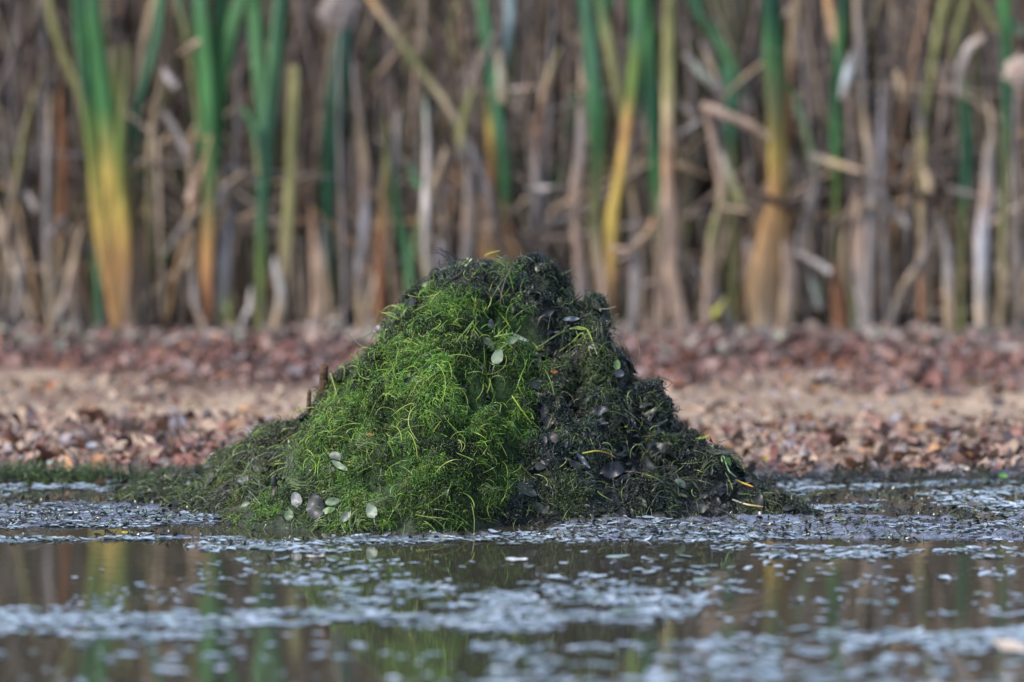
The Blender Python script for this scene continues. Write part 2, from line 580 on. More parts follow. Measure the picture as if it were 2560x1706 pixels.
def grow(P0, N0, L, npts=7, lift=(0.1, 0.6), curl=1.0, droop=0.5, flow=1.0, seed=100, off=(0.0, 0.02)):
    """curling strands that start on the surface and lie along it"""
    S = len(P0)
    a = 4.5 * vnoise(P0[:, 0] * 5, P0[:, 1] * 5, P0[:, 2] * 5, seed) * flow + rng.normal(0, 0.9, S) - 1.2
    t1 = np.cross(N0, np.array([0, 1.0, 0.2]))
    t1 /= np.linalg.norm(t1, axis=1, keepdims=True) + 1e-9
    t2 = np.cross(N0, t1)
    d = np.cos(a)[:, None] * t1 + np.sin(a)[:, None] * t2 + N0 * rng.uniform(*lift, S)[:, None]
    d /= np.linalg.norm(d, axis=1, keepdims=True)
    ax = rng.normal(0, 1, (S, 3)) + 1.2 * N0 * np.sign(rng.normal(0, 1, S))[:, None]
    ax /= np.linalg.norm(ax, axis=1, keepdims=True)
    rate = rng.normal(0, curl, S) + np.sign(rng.normal(0, 1, S)) * curl * 0.4
    p = P0 + N0 * rng.uniform(*off, S)[:, None]
    pts = [p]
    st = (L / (npts - 1))[:, None]
    for k in range(npts - 1):
        th = (rate / (npts - 1) * 2)[:, None]
        d = d + np.cross(ax, d) * th
        d = d + np.array([0, 0, -1.0]) * droop / npts * 0.8 - N0 * 0.10 * (k > 1)
        d /= np.linalg.norm(d, axis=1, keepdims=True)
        p = p + d * st
        pts.append(p)
    return np.stack(pts, 1)


def ramp(c0, c1, n):
    t = np.linspace(0, 1, n)[None, :, None]
    return c0[:, None] * (1 - t) + c1[:, None] * t


def pick(palette, n, p=None):
    return np.array(palette, float)[rng.choice(len(palette), n, p=p)]


taper = np.array([.8, 1, 1, .95, .85, .65, .3])
# fine weed: little tufts of short curling threads, one colour to a tuft
T0, TN = sample_lodge(36000)
ht, ht2 = heap(T0[:, 0], T0[:, 1], lodge_form(T0[:, 0], T0[:, 1]))
kp = rng.uniform(0, 1, len(T0)) < (.07 + .93 * smooth(.4, .75, ht)) * (.16 + .84 * smooth(.3, .65, ht2))       # the weed hangs on the heaps; creases are bare muck
T0, TN = T0[kp], TN[kp]
g, le, da = zone(T0[:, 0], T0[:, 1], T0[:, 2])
r = rng.uniform(0, 1, len(T0))
isg = r < g
isl = (~isg) & (r < g + le)
isd = ~(isg | isl)
clump = fbm(T0[:, 0] * 13, T0[:, 1] * 13, T0[:, 2] * 13, 71, 2)
big = fbm(T0[:, 0] * 4.5, T0[:, 1] * 4.5, T0[:, 2] * 4.5, 72, 2)
ht, ht2 = ht[kp], ht2[kp]
WEEDS = {'green_weed': (isg, [(.095, .220, .024), (.066, .170, .022), (.14, .265, .032), (.036, .090, .018), (.110, .130, .026), (.030, .050, .018)], [.26, .24, .18, .14, .11, .07], 17),
         'olive_weed': (isl, [(.085, .120, .028), (.060, .085, .026), (.115, .150, .036), (.042, .056, .026), (.095, .085, .042), (.10, .17, .03)], None, 13),
         'dark_weed': (isd, [(.012, .028, .026), (.020, .044, .034), (.008, .014, .019), (.036, .064, .034), (.018, .028, .038), (.048, .076, .036)], None, 11)}
for nm, (mk, pal, pr, per) in WEEDS.items():
    tc_, tn_ = T0[mk], TN[mk]
    c = pick(pal, len(tc_), pr) * np.clip(1 + 0.45 * clump[mk] + 0.4 * big[mk], .35, 2.0)[:, None]
    old_shade = smooth(.05, .30, fbm(tc_[:, 0] * 10, tc_[:, 1] * 10, tc_[:, 2] * 10, 73, 2))[:, None]      # patches of old, dark weed, and clump shade put into colour
    pxo, pyo = to_px(tc_)
    old_shade = np.maximum(old_shade, (.55 * smooth(860, 960, pxo / K) * smooth(1010, 1090, pyo / K))[:, None])
    c = c * (1 - old_shade * (.72 if nm == 'green_weed' else .6))
    if nm == 'dark_weed':
        fresh = smooth(.30, .6, fbm(tc_[:, 0] * 7, tc_[:, 1] * 7, tc_[:, 2] * 7, 74, 2))[:, None]
        c = c * (1 - fresh) + fresh * pick([(.055, .085, .022), (.040, .070, .025), (.075, .085, .03)], len(c))
    if nm == 'green_weed':
        px, py = to_px(tc_)
        lowf = smooth(0.30, 0.10, tc_[:, 2])[:, None]
        c = c * (1 - lowf * 0.20)
        grey = np.exp(-(((px / K - 740) / 110) ** 2 + ((py / K - 1150) / 65) ** 2))[:, None] * 0.25
        c = c * (1 - grey) + np.array([.06, .080, .045]) * grey
    tn_ = tn_ + rng.normal(0, .35, tn_.shape)
    tn_ /= np.linalg.norm(tn_, axis=1, keepdims=True)
    size = rng.uniform(.004, .012, len(tc_))
    p = np.repeat(tc_, per, 0) + rng.normal(0, 1, (len(tc_) * per, 3)) * np.repeat(size, per)[:, None] * .75
    n = np.repeat(tn_, per, 0)
    S = len(p)
    cc = np.repeat(c, per, 0) * rng.uniform(.65, 1.4, (S, 1))
    L = rng.uniform(.009, .026, S) * rng.choice([1, 1, 1, 1.6], S)
    pts = grow(p, n, L, 5, lift=(0.0, .40), curl=1.3, droop=1.0, seed=101, off=(-.004, .006))
    W = rng.uniform(.0014, .0027, S)[:, None] * np.array([.9, 1, .95, .8, .35])[None]
    mb = MB()
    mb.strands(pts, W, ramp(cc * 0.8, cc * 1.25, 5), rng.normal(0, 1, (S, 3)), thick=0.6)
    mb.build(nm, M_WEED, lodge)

# sprigs: longer curling threads springing from one point, fresher than the mat below
T0, TN = sample_lodge(4500, 1.0)
ht, ht2 = heap(T0[:, 0], T0[:, 1], lodge_form(T0[:, 0], T0[:, 1]))
kp = rng.uniform(0, 1, len(T0)) < smooth(.6, .9, ht) * smooth(.5, .8, ht2)
T0, TN = T0[kp], TN[kp]
g, le, da = zone(T0[:, 0], T0[:, 1], T0[:, 2])
isg = rng.uniform(0, 1, len(T0)) < g
keep = isg | (rng.uniform(0, 1, len(T0)) < .8)
T0, TN, isg = T0[keep], TN[keep], isg[keep]
per = 16
c = np.where(isg[:, None], pick([(.13, .27, .02), (.18, .32, .03), (.09, .20, .018), (.20, .27, .035)], len(T0)), pick([(.060, .095, .036), (.045, .070, .036), (.09, .13, .045), (.034, .044, .042), (.075, .070, .058)], len(T0)))
px, py = to_px(T0)
c = c * (1 - .35 * (isg * smooth(1060, 1120, py / K)))[:, None]
cc = np.repeat(c, per, 0) * rng.uniform(.7, 1.3, (len(T0) * per, 1))
n = np.repeat(TN, per, 0) + rng.normal(0, .5, (len(T0) * per, 3))
n /= np.linalg.norm(n, axis=1, keepdims=True)
p = np.repeat(T0, per, 0) + rng.normal(0, .006, (len(T0) * per, 3))
pts = grow(p, n, rng.uniform(.018, .050, len(p)), 7, lift=(.0, .45), curl=1.2, droop=1.6, flow=1.0, seed=104, off=(.0, .012))
mb = MB()
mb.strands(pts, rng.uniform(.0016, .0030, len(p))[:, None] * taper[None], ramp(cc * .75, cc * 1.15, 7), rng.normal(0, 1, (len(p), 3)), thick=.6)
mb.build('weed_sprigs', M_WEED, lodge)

# longer pale stems lying over the weed
P0, N0 = sample_lodge(2800, 0.95)
g, le, da = zone(P0[:, 0], P0[:, 1], P0[:, 2])
keep = rng.uniform(0, 1, len(P0)) < np.where(da > .5, 0.42, 0.85)
P0, N0, g, da = P0[keep], N0[keep], g[keep], da[keep]
S = len(P0)
cg = pick([(.22, .36, .04), (.16, .30, .035), (.30, .36, .07), (.09, .18, .03)], S)
cd = pick([(.12, .18, .07), (.19, .25, .07), (.08, .10, .08), (.16, .14, .09), (.26, .34, .08)], S)
c = np.where((g > .5)[:, None], cg, cd)
px, py = to_px(P0)
c = np.where(((py / K > 1080) & (px / K < 900))[:, None], pick([(.13, .16, .10), (.16, .20, .10), (.10, .14, .06)], S), c)
L = rng.uniform(.03, .10, S) * rng.choice([1, 1, 1, 1.8], S)
pts = grow(P0, N0, L, 10, lift=(0.0, 0.22), curl=0.9, droop=1.2, seed=102, off=(.008, .028))
tp = np.interp(np.linspace(0, 1, 10), [0, .1, .8, 1], [.7, 1, .9, .3])
mb = MB()
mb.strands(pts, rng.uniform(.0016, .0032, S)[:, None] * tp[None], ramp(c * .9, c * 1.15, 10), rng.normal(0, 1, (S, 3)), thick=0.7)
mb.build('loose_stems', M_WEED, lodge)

# bundles of stems lying side by side, combed the same way
P0, N0 = sample_lodge(260, 0.95)
g, le, da = zone(P0[:, 0], P0[:, 1], P0[:, 2])
px, py = to_px(P0)
keep = rng.uniform(0, 1, len(P0)) < np.where(da > .5, .95, np.where((py / K > 1050) & (px / K < 900), .9, .25))
P0, N0, g, da = P0[keep], N0[keep], g[keep], da[keep]
S, per = len(P0), 10
L = rng.uniform(.05, .12, S)
lead = grow(P0, N0, L, 9, lift=(.05, .3), curl=.9, droop=.5, seed=103, off=(.012, .026))
c = np.where((g > .5)[:, None], pick([(.10, .15, .05), (.14, .20, .07), (.09, .11, .06)], S), pick([(.030, .038, .024), (.05, .06, .035), (.08, .10, .04), (.024, .026, .028), (.06, .055, .045)], S))
pts = np.repeat(lead, per, 0)
side_ = np.cross(np.repeat(lead[:, 4] - lead[:, 3], per, 0), np.repeat(N0, per, 0))
side_ /= np.linalg.norm(side_, axis=1, keepdims=True) + 1e-9
pts = pts + side_[:, None] * (rng.normal(0, .011, (S * per, 1, 1)) + rng.normal(0, .022, (S * per, 1, 1)) * np.linspace(-1, 1, 9)[None, :, None] ** 2)
pts = pts + np.repeat(N0, per, 0)[:, None] * rng.normal(0, .004, (S * per, 1, 1)) + rng.normal(0, .0012, pts.shape)
cc = np.repeat(c, per, 0) * rng.uniform(.6, 1.4, (S * per, 1))
mb = MB()
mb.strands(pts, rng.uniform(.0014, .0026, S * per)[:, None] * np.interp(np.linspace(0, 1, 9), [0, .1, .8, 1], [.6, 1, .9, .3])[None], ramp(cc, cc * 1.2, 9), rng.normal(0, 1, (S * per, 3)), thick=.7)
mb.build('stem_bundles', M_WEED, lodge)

# rotten leaf scraps pressed into the dark side and the foot
P0, N0 = sample_lodge(4200)
g, le, da = zone(P0[:, 0], P0[:, 1], P0[:, 2])
keep = rng.uniform(0, 1, len(P0)) < (da * 0.9 + le * 0.45 + 0.10)
P0, N0 = P0[keep], N0[keep]
S = len(P0)


def frames(N, tilt=0.5):
    n = N + rng.normal(0, tilt, N.shape)
    n /= np.linalg.norm(n, axis=1, keepdims=True)
    a = rng.normal(0, 1, N.shape)
    u = np.cross(n, a)
    u /= np.linalg.norm(u, axis=1, keepdims=True) + 1e-9
    return np.stack([u, np.cross(n, u), n], -1)


c = pick([(.022, .026, .022), (.03, .034, .036), (.05, .048, .055), (.016, .018, .018), (.045, .055, .03), (.06, .052, .045)], S, [.28, .22, .10, .22, .12, .06])
L = rng.uniform(.012, .036, S) * rng.choice([1, 1, 1, 1.5, 2.1], S)
mb = MB()
mb.leaves(P0 + N0 * rng.uniform(.0, .018, S)[:, None], frames(N0, 0.55), L, L * rng.uniform(.18, .6, S), c,
          rng.normal(0, .15, S), rng.normal(0, .2, S), wav=0.06)
mb.build('rotten_scraps', M_LEAF, lodge)


# ---- single things lying on the lodge
def surf_hit(px, py):
    """first point of the lodge surface along the line through a photo pixel"""
    Ys = np.linspace(-0.2, 1.2, 700)
    P = at(np.full(700, px), np.full(700, py), Ys)
    zz = np.maximum(lodge_z(P[:, 0], P[:, 1]), 0.0)
    k = np.argmax(P[:, 2] < zz)
    if not (P[:, 2] < zz).any():
        return None
    return P[k], lodge_normal(P[k:k + 1, 0], P[k:k + 1, 1])[0]


def pond_leaf(name, label, cat, px, py, L, W, ang, c, curl=.06, cup=.10, point=.6, notch=0.0, face=0.55, lift=.027, group='single leaves on the weed mound', stalk=None, P=None, wav=0.02):
    """a leaf lying on the lodge; L, W in photo pixels, ang its length direction on the picture (degrees up from right)"""
    if P is None:
        hit = surf_hit(px, py)
        if hit is None:
            hit = (at(px, py, np.interp(px / K, RIDGE_X, RIDGE_Y)), np.array([0, -1, .3]))
        p, n = hit
    else:
        p, n = P
    s = (p[1] - CAM_Y) / FPX
    n = n * (1 - face) + np.array([0, -.95, .30]) * face
    n /= np.linalg.norm(n)
    a = math.radians(ang)
    u = np.array([math.cos(a), 0, math.sin(a)])
    u = u - n * (u @ n)
    u /= np.linalg.norm(u)
    R = np.stack([u, np.cross(n, u), n], -1)[None]
    mb = MB()
    pos = (p + n * lift)[None]
    mb.leaves(pos, R, np.array([L * s]), np.array([W * s]), np.array([c]) * .56, np.array([curl]), np.array([cup]), point, notch, wav, nu=13)
    o = mb.build(name, M_LEAF)
    origin_to(o, pos[0])
    tag(o, label, cat, group)
    if stalk:
        bpy.context.view_layer.update()
        q0 = pos[0] - u * L * s * .48
        tpts = np.stack([q0, q0 - u * stalk * s * .5 + n * .004, q0 - u * stalk * s - n * .012])[None]
        mb = MB()
        mb.strands(tpts, np.full((1, 3), .0032), np.full((1, 3, 3), .0) + np.array(c) * .9, n[None], thick=.8, sides=4)
        mb.build('leaf_stalk', M_LEAF, o)
    return o


PL = 'pondweed_leaf'
for a in [
    (PL, 'oval grey-lilac leaf low on the mound, left of the big dark leaf', 750, 1258, 44, 33, 115, (.26, .27, .27)),
    ('rotten_leaf', 'big dark grey-brown limp leaf at the foot of the green weed', 792, 1275, 70, 54, 105, (.085, .085, .085)),
    (PL, 'pale green leaf touching the upper right edge of the big dark leaf', 832, 1262, 38, 24, 10, (.20, .30, .16)),
    (PL, 'light yellow-green leaf under the right edge of the big dark leaf', 824, 1287, 36, 20, 25, (.16, .30, .09)),
    (PL, 'round pale green leaf standing alone at the waterline of the mound', 935, 1284, 42, 33, 110, (.25, .33, .23)),
    (PL, 'mid green leaf just above the water, left below the big dark leaf', 727, 1300, 34, 26, 100, (.10, .17, .07)),
    (PL, 'pale green narrow leaf slanting down above the tangle of grey stems', 853, 1174, 50, 17, -38, (.24, .34, .20)),
    (PL, 'dull grey-green leaf tucked behind the pale slanting leaf', 845, 1152, 42, 24, -30, (.10, .13, .09)),
    (PL, 'grey-green leaf at the waterline between big dark leaf and round pale leaf', 867, 1300, 32, 26, 60, (.15, .20, .14)),
    (PL, 'grey-green leaf at the far left foot of the bright green weed', 622, 1272, 26, 16, 20, (.19, .25, .17)),
    ('rotten_leaf', 'narrow brown upright leaf left of the grey-lilac leaf', 690, 1243, 40, 11, 85, (.16, .12, .09)),
    ('rotten_leaf', 'crumpled slate grey leaf on the low left arm of the mound', 616, 1213, 40, 32, 40, (.12, .12, .125)),
    ('rotten_leaf', 'small grey three-cornered leaf low in the middle of the mound', 1112, 1236, 26, 15, 25, (.12, .13, .12)),
    (PL, 'pale notched round leaf high on the green weed beside the dark side', 1250, 897, 42, 33, 75, (.27, .37, .23)),
    (PL, 'silvery white narrow leaf sticking out over the dark weed', 1299, 850, 48, 11, -25, (.55, .60, .52)),
    (PL, 'pale green folded leaf between silvery leaf and notched round leaf', 1276, 859, 36, 20, 40, (.22, .31, .17)),
    (PL, 'olive tan limp leaf left of the notched round leaf', 1214, 868, 38, 24, -60, (.14, .17, .09)),
    (PL, 'small lime green leaf on the right slope above the mauve leaf', 1533, 918, 26, 22, 70, (.27, .42, .14)),
    ('rotten_leaf', 'mauve grey leaf on the right slope below the small lime leaf', 1538, 938, 32, 25, 10, (.22, .20, .23)),
    ('rotten_leaf', 'curled blue-white leaf near the top of the dark right side', 1420, 802, 46, 13, 8, (.42, .46, .52)),
    ('fallen_leaf', 'tiny orange leaf scrap in the middle of the dark side', 1383, 935, 20, 10, -5, (.45, .15, .02)),
    ('rotten_leaf', 'small slim grey leaf left of the grassy stems on the dark side', 1391, 835, 20, 6, 5, (.26, .28, .29)),
    ('rotten_leaf', 'blue-grey strap of leaf slanting down on the lower dark side', 1460, 1157, 52, 13, -52, (.14, .17, .21)),
    ('rotten_leaf', 'large crumpled purple-black leaf low on the dark right side', 1528, 1178, 74, 44, 20, (.030, .028, .042)),
    ('rotten_leaf', 'dark slate leaf crumpled in the middle of the right slope', 1502, 1032, 46, 24, 20, (.07, .07, .09)),
    ('rotten_leaf', 'mauve scrap of leaf just above the arched red-yellow stem', 1497, 1062, 32, 14, -10, (.13, .11, .13)),
    ('fallen_leaf', 'tan brown leaf scrap where fine stems gather left of the dark side', 1382, 1103, 34, 24, 95, (.15, .12, .10)),
    (PL, 'bright green loop of leaf near the lower right edge of the mound', 1812, 1160, 30, 16, -60, (.13, .30, .04)),
    (PL, 'grey-green torn leaf low on the dark right side', 1696, 1219, 34, 22, -40, (.12, .17, .12)),
    (PL, 'pale yellow-green blade on the right edge of the mound', 1752, 1104, 42, 8, 22, (.33, .42, .05)),
    ('fallen_leaf', 'pale pink-grey curled leaf on the upper left edge of the mound', 946, 826, 30, 20, 50, (.36, .31, .30)),
    (PL, 'pale lime-centred leaf on the left shoulder just under the dark crown', 1067, 716, 26, 14, 15, (.35, .45, .22)),
    ('fallen_leaf', 'small orange-brown leaf in the lower green weed', 930, 1093, 18, 7, -15, (.40, .20, .04)),
    ('fallen_leaf', 'yellow dot of leaf low on the dark right side', 1557, 1073, 8, 7, 0, (.55, .55, .02)),
]:
    nm, lab, px, py, L, W, ang, c = a
    cup = random.uniform(.0, .16) if nm == PL else random.choice([-.12, .15])
    pond_leaf(nm, lab, 'leaf', px, py, L, W * .88, ang, c, curl=random.uniform(-.12, .14), cup=cup, notch=.18 if 'notched' in lab else 0,
              stalk=30 if 'round' in lab else None, wav=.03 if nm == PL else .11)


def stick(name, label, cat, pts, w, c0, c1=None, lift=.03, Yoff=0.0, group=None, m=None):
    """a thin stem through photo pixels, lying just proud of the lodge"""
    P = []
    for px, py in pts:
        h = surf_hit(px, py)
        if h is None:
            P.append(None)
        else:
            P.append(h[0] + np.array([0, -1, .3]) * lift)
    known = [p[1] for p in P if p is not None]
    for i, (px, py) in enumerate(pts):
        if P[i] is None:
            P[i] = at(px, py, known[-1] if known else np.interp(px / K, RIDGE_X, RIDGE_Y) + Yoff)
    P = np.array(P)
    t = np.linspace(0, 1, len(P))
    tt_ = np.linspace(0, 1, 4 * len(P))
    Q = np.stack([np.interp(tt_, t, P[:, k]) for k in range(3)], -1)
    for _ in range(2):
        Q[1:-1] = (Q[:-2] + 2 * Q[1:-1] + Q[2:]) / 4
    s = (Q[:, 1] - CAM_Y) / FPX
    c1 = c1 or c0
    cc = np.array(c0)[None] * (1 - tt_[:, None]) + np.array(c1)[None] * tt_[:, None]
    mb = MB()
    mb.strands(Q[None], (w * s * np.interp(tt_, [0, .1, .85, 1], [.8, 1, .9, .5]))[None], cc[None], np.array([[.3, -.2, 1.0]]), thick=.8, sides=5)
    o = mb.build(name, m or M_LEAF)
    origin_to(o, Q[0])
    return tag(o, label, cat, group)


G = 'single stems on the weed mound'
for nm, lab, pts, w, c0, c1 in [
    ('plant_stem', 'arched red and yellow stem across the lower dark side', [(1456, 1139), (1490, 1132), (1518, 1137), (1538, 1149)], 4.5, (.35, .38, .05), (.45, .16, .06)),
    ('plant_stem', 'whitish straw ending in orange at the right foot of the mound', [(1830, 1254), (1850, 1262), (1872, 1268), (1906, 1272)], 5, (.65, .66, .5), (.6, .38, .08)),
    ('plant_stem', 'yellow stem turning orange above the right foot of the mound', [(1838, 1205), (1856, 1213), (1882, 1222)], 5, (.5, .48, .06), (.55, .25, .05)),
    ('plant_stem', 'upper of two pale lime sticks on the left of the dark crown', [(1147, 676), (1160, 658), (1171, 646)], 6, (.45, .62, .22), None),
    ('plant_stem', 'lower of two pale lime sticks on the left of the dark crown', [(1157, 677), (1168, 662), (1180, 647)], 5, (.55, .68, .36), None),
    ('plant_stem', 'thin yellow-green stem arching over the very top of the mound', [(1212, 640), (1228, 632), (1250, 628)], 3, (.40, .45, .05), None),
    ('plant_stem', 'long olive straight stem crossing the middle of the green weed', [(1140, 862), (1165, 832), (1185, 806)], 4, (.20, .30, .08), None),
    ('plant_stem', 'pale horizontal stem beside the silvery leaf', [(1235, 848), (1262, 842), (1282, 839)], 4, (.30, .40, .14), None),
    ('plant_stem', 'long yellow-green stem trailing down the right edge of the green weed', [(1280, 995), (1300, 1025), (1330, 1065)], 3.5, (.35, .45, .05), None),
    ('plant_stem', 'fine grey wire-like stem sticking out right of the small side peak', [(1500, 778), (1520, 773), (1540, 767)], 2.5, (.28, .22, .18), None),
    ('plant_stem', 'thin brown upright stem with a loop on the right edge of the mound', [(1596, 912), (1600, 885), (1597, 860), (1592, 841)], 3.5, (.22, .15, .08), None),
    ('plant_stem', 'thin curved brown stem on the upper left edge of the mound', [(957, 812), (951, 795), (965, 789), (985, 792)], 2.5, (.12, .09, .06), None),
    ('plant_stem', 'short pale orange stem on the left shoulder of the mound', [(1003, 772), (995, 768), (981, 766)], 5, (.6, .42, .2), None),
    ('plant_stem', 'green-white looped stem at the lower right edge of the mound', [(1805, 1160), (1802, 1148), (1808, 1144), (1812, 1158), (1822, 1185), (1840, 1198)], 4, (.35, .5, .25), None),
    ('plant_stem', 'uppermost of three grassy stems fanning over the dark side', [(1404, 835), (1440, 822), (1470, 828), (1492, 892)], 4, (.26, .38, .06), None),
    ('plant_stem', 'middle of three grassy stems fanning over the dark side', [(1340, 878), (1392, 842), (1430, 826), (1462, 830)], 4, (.20, .26, .10), None),
    ('plant_stem', 'lowest of three grassy stems fanning over the dark side', [(1398, 884), (1430, 862), (1456, 832), (1478, 896)], 4, (.22, .30, .07), None),
    ('plant_stem', 'pale curled blade on the low left arm of the mound', [(722, 1106), (724, 1122), (738, 1132)], 5, (.45, .5, .3), None),
    ('plant_stem', 'bright pale blade at the near end of the left arm', [(411, 1190), (425, 1198), (436, 1204)], 6, (.5, .62, .25), None),
]:
    stick(nm, lab, 'stem', pts, w, c0, c1, group=G)


def stub(label, px, py, w, h, c):
    """a broken woody stump of a stem sticking up out of the weed"""
    base = at(px, py + h / 2, np.interp(px / K, RIDGE_X, RIDGE_Y) - .03)
    top = at(px + 3, py - h / 2, base[1])
    s = (base[1] - CAM_Y) / FPX
    Q = np.stack([base - [0, 0, .03], base * .6 + top * .4, top, top + [.004, 0, .002]])[None]
    mb = MB()
    mb.strands(Q, np.array([[w, w * .9, w * .85, w * .5]]) * s, np.array([[c] * 4]) * np.array([.8, 1, 1.1, 1.2])[None, :, None], np.array([[1., .2, 0]]), thick=.8, sides=7)
    o = mb.build('broken_stub', M_MUCK)
    origin_to(o, base)
    tag(o, label, 'stub', 'woody stubs on the left slope')


stub('wider dark brown woody stub on the left slope of the mound', 808, 936, 25, 46, (.09, .05, .03))
stub('thinner lower brown stub on the left slope of the mound', 771, 994, 13, 32, (.10, .07, .045))

# ------------------------------------------------------------------ leaf litter on the bank
def litter_leaves(n, xs, tlo, thi, pal, pw, size, tilt, lift, dens=None):
    x = rng.uniform(-xs, xs, n)
    t = rng.uniform(tlo, thi, n)
    if dens is not None:
        k = rng.uniform(0, 1, n) < dens(x, t)
        x, t = x[k], t[k]
    y = shore(x) + t
    n = len(x)
    z = ground_z(x, y) + rng.uniform(0.0, lift, n)
    N = np.stack([rng.normal(0, tilt, n), rng.normal(0, tilt, n) - .15, np.ones(n)], -1)
    L = size[0] + (size[1] * 1.25 - size[0]) * rng.uniform(0, 1, n) ** 1.8
    c = pick(pal, n, pw) * rng.uniform(.7, 1.25, n)[:, None]
    return np.stack([x, y, z + L * .12], -1), frames(N, .15), L, L * rng.uniform(.3, .85, n), c


def far_x(a):
    return 1 - smooth(3.2, 4.6, np.abs(a))


RED = [(.19, .085, .068), (.23, .130, .110), (.14, .070, .060), (.28, .19, .165), (.16, .115, .108), (.30, .12, .055), (.21, .17, .17), (.07, .048, .045)]
TAN = [(.32, .225, .165), (.26, .165, .125), (.34, .255, .195), (.21, .125, .095), (.25, .205, .205), (.32, .17, .085), (.15, .085, .065), (.22, .20, .215), (.10, .075, .075)]
mb = MB()
# the far, reddish drift
mb.leaves(*(lambda a: (a[0], a[1], a[2], a[3], a[4], rng.normal(.02, .16, len(a[2])), rng.normal(.0, .14, len(a[2]))))(
    litter_leaves(12000, 4.6, 2.0, 3.75, RED, [.2, .2, .15, .14, .14, .05, .07, .05], (.03, .072), .5, .03,
                  lambda x, t: smooth(1.95, 2.7, t + .55 * fbm(x * 1.1, t * 1.5, 0, 15)) * far_x(x))), wav=.09, point=1.0)
# the sandy middle, scattered
mb.leaves(*(lambda a: (a[0], a[1], a[2], a[3], a[4], rng.normal(.02, .16, len(a[2])), rng.normal(.0, .14, len(a[2]))))(
    litter_leaves(6000, 4.6, 1.0, 2.4, TAN, [.22, .2, .2, .1, .08, .07, .05, .04, .04], (.022, .06), .35, .008,
                  lambda x, t: (.38 + .45 * smooth(.1, .6, fbm(x * 1.4, t * 2.2, 0, 16)) + .35 * smooth(1.5, 1.1, t) + .3 * smooth(-.6, -1.2, x)) * far_x(x))), wav=.09, point=1.0)
# the near edge, thick and mixed
mb.leaves(*(lambda a: (a[0], a[1], a[2], a[3], a[4], rng.normal(.02, .16, len(a[2])), rng.normal(.0, .14, len(a[2]))))(
    litter_leaves(6000, 4.6, -.02, 1.3, TAN + RED[:4], [.14, .14, .08, .11, .09, .05, .07, .04, .05, .09, .05, .07, .02], (.026, .085), .6, .025,
                  lambda x, t: (.85 - .25 * smooth(.5, 1.2, t)) * far_x(x))), wav=.10, point=1.0)
tag(mb.build('leaf_litter', M_LITTER), 'fallen red-brown and tan leaves strewn along the shore', 'leaf litter', kind='stuff')


def shore_leaf(name, label, px, py, L, W, ang, c, tilt=(0, -.6), cat='leaf', level=None, lift=.02):
    p = on_level(px, py, .02)
    for _ in range(6):
        p = on_level(px, py, max(float(ground_z(p[0], p[1])), 0) + lift)
    n = np.array([tilt[0], tilt[1], 1.0])
    return pond_leaf(name, label, cat, px, py, L, W, ang, c, face=0.0, lift=0.0, group='single leaves along the shore', P=(p, n / np.linalg.norm(n)))


for a in [
    ('fallen_leaf', 'bright white-grey oval leaf at the water edge far right', 2402, 1176, 44, 30, 15, (.62, .58, .52), (0, -1.2)),
    ('fallen_leaf', 'fresh green leaf at the water edge in the far right corner', 2508, 1190, 24, 12, -20, (.12, .42, .04), (0, -1.2)),
    ('fallen_leaf', 'bright yellow leaf at the water edge just right of the mound', 1913, 1150, 20, 20, 70, (.50, .42, .03), (.2, -1.4)),
    ('fallen_leaf', 'dark wine red leaf standing up at the shore right of the mound', 1960, 1128, 34, 24, 60, (.10, .03, .025), (.3, -1.6)),
    ('fallen_leaf', 'lilac grey leaf lying right of the wine red leaf', 2000, 1130, 36, 18, 10, (.40, .37, .40), (0, -.9)),
    ('fallen_leaf', 'rust red upright leaf in the sandy strip left of the mound', 440, 1005, 30, 18, -50, (.24, .085, .035), (.3, -1.6)),
    ('fallen_leaf', 'bright orange leaf in the reddish drift at far left', 128, 965, 28, 22, 60, (.50, .17, .05), (0, -1.2)),
    ('fallen_leaf', 'orange and black leaf at the left picture edge near the water', 10, 1112, 34, 18, 10, (.42, .22, .04), (0, -.9)),
    ('fallen_leaf', 'pale blue-white leaf lying in the grey litter at left', 226, 1115, 34, 20, 20, (.50, .52, .58), (0, -.8)),
    ('fallen_leaf', 'pale mint leaf lying in tan litter near the left water edge', 124, 1157, 18, 16, 20, (.42, .50, .42), (0, -1.0)),
    ('fallen_leaf', 'salmon pink leaf heap in the grey litter at left', 138, 1066, 44, 34, 30, (.38, .20, .15), (0, -1.1)),
    ('fallen_leaf', 'pale curled leaf behind the near end of the left arm', 366, 1183, 46, 16, -20, (.55, .52, .46), (0, -.9)),
    ('fallen_leaf', 'yellow-green leaf sprout behind the left arm of the mound', 455, 1166, 20, 14, 60, (.40, .45, .03), (0, -1.3)),
    ('fallen_leaf', 'orange leaf in the sand at right below the reddish drift', 2042, 975, 30, 18, -10, (.42, .19, .06), (0, -1.2)),
    ('fallen_leaf', 'red leaf standing at the edge of the sand right of the mound', 1712, 970, 26, 36, 60, (.28, .10, .06), (.2, -1.6)),
]:
    shore_leaf(a[0], a[1], a[2], a[3], a[4], a[5], a[6], a[7], a[8])

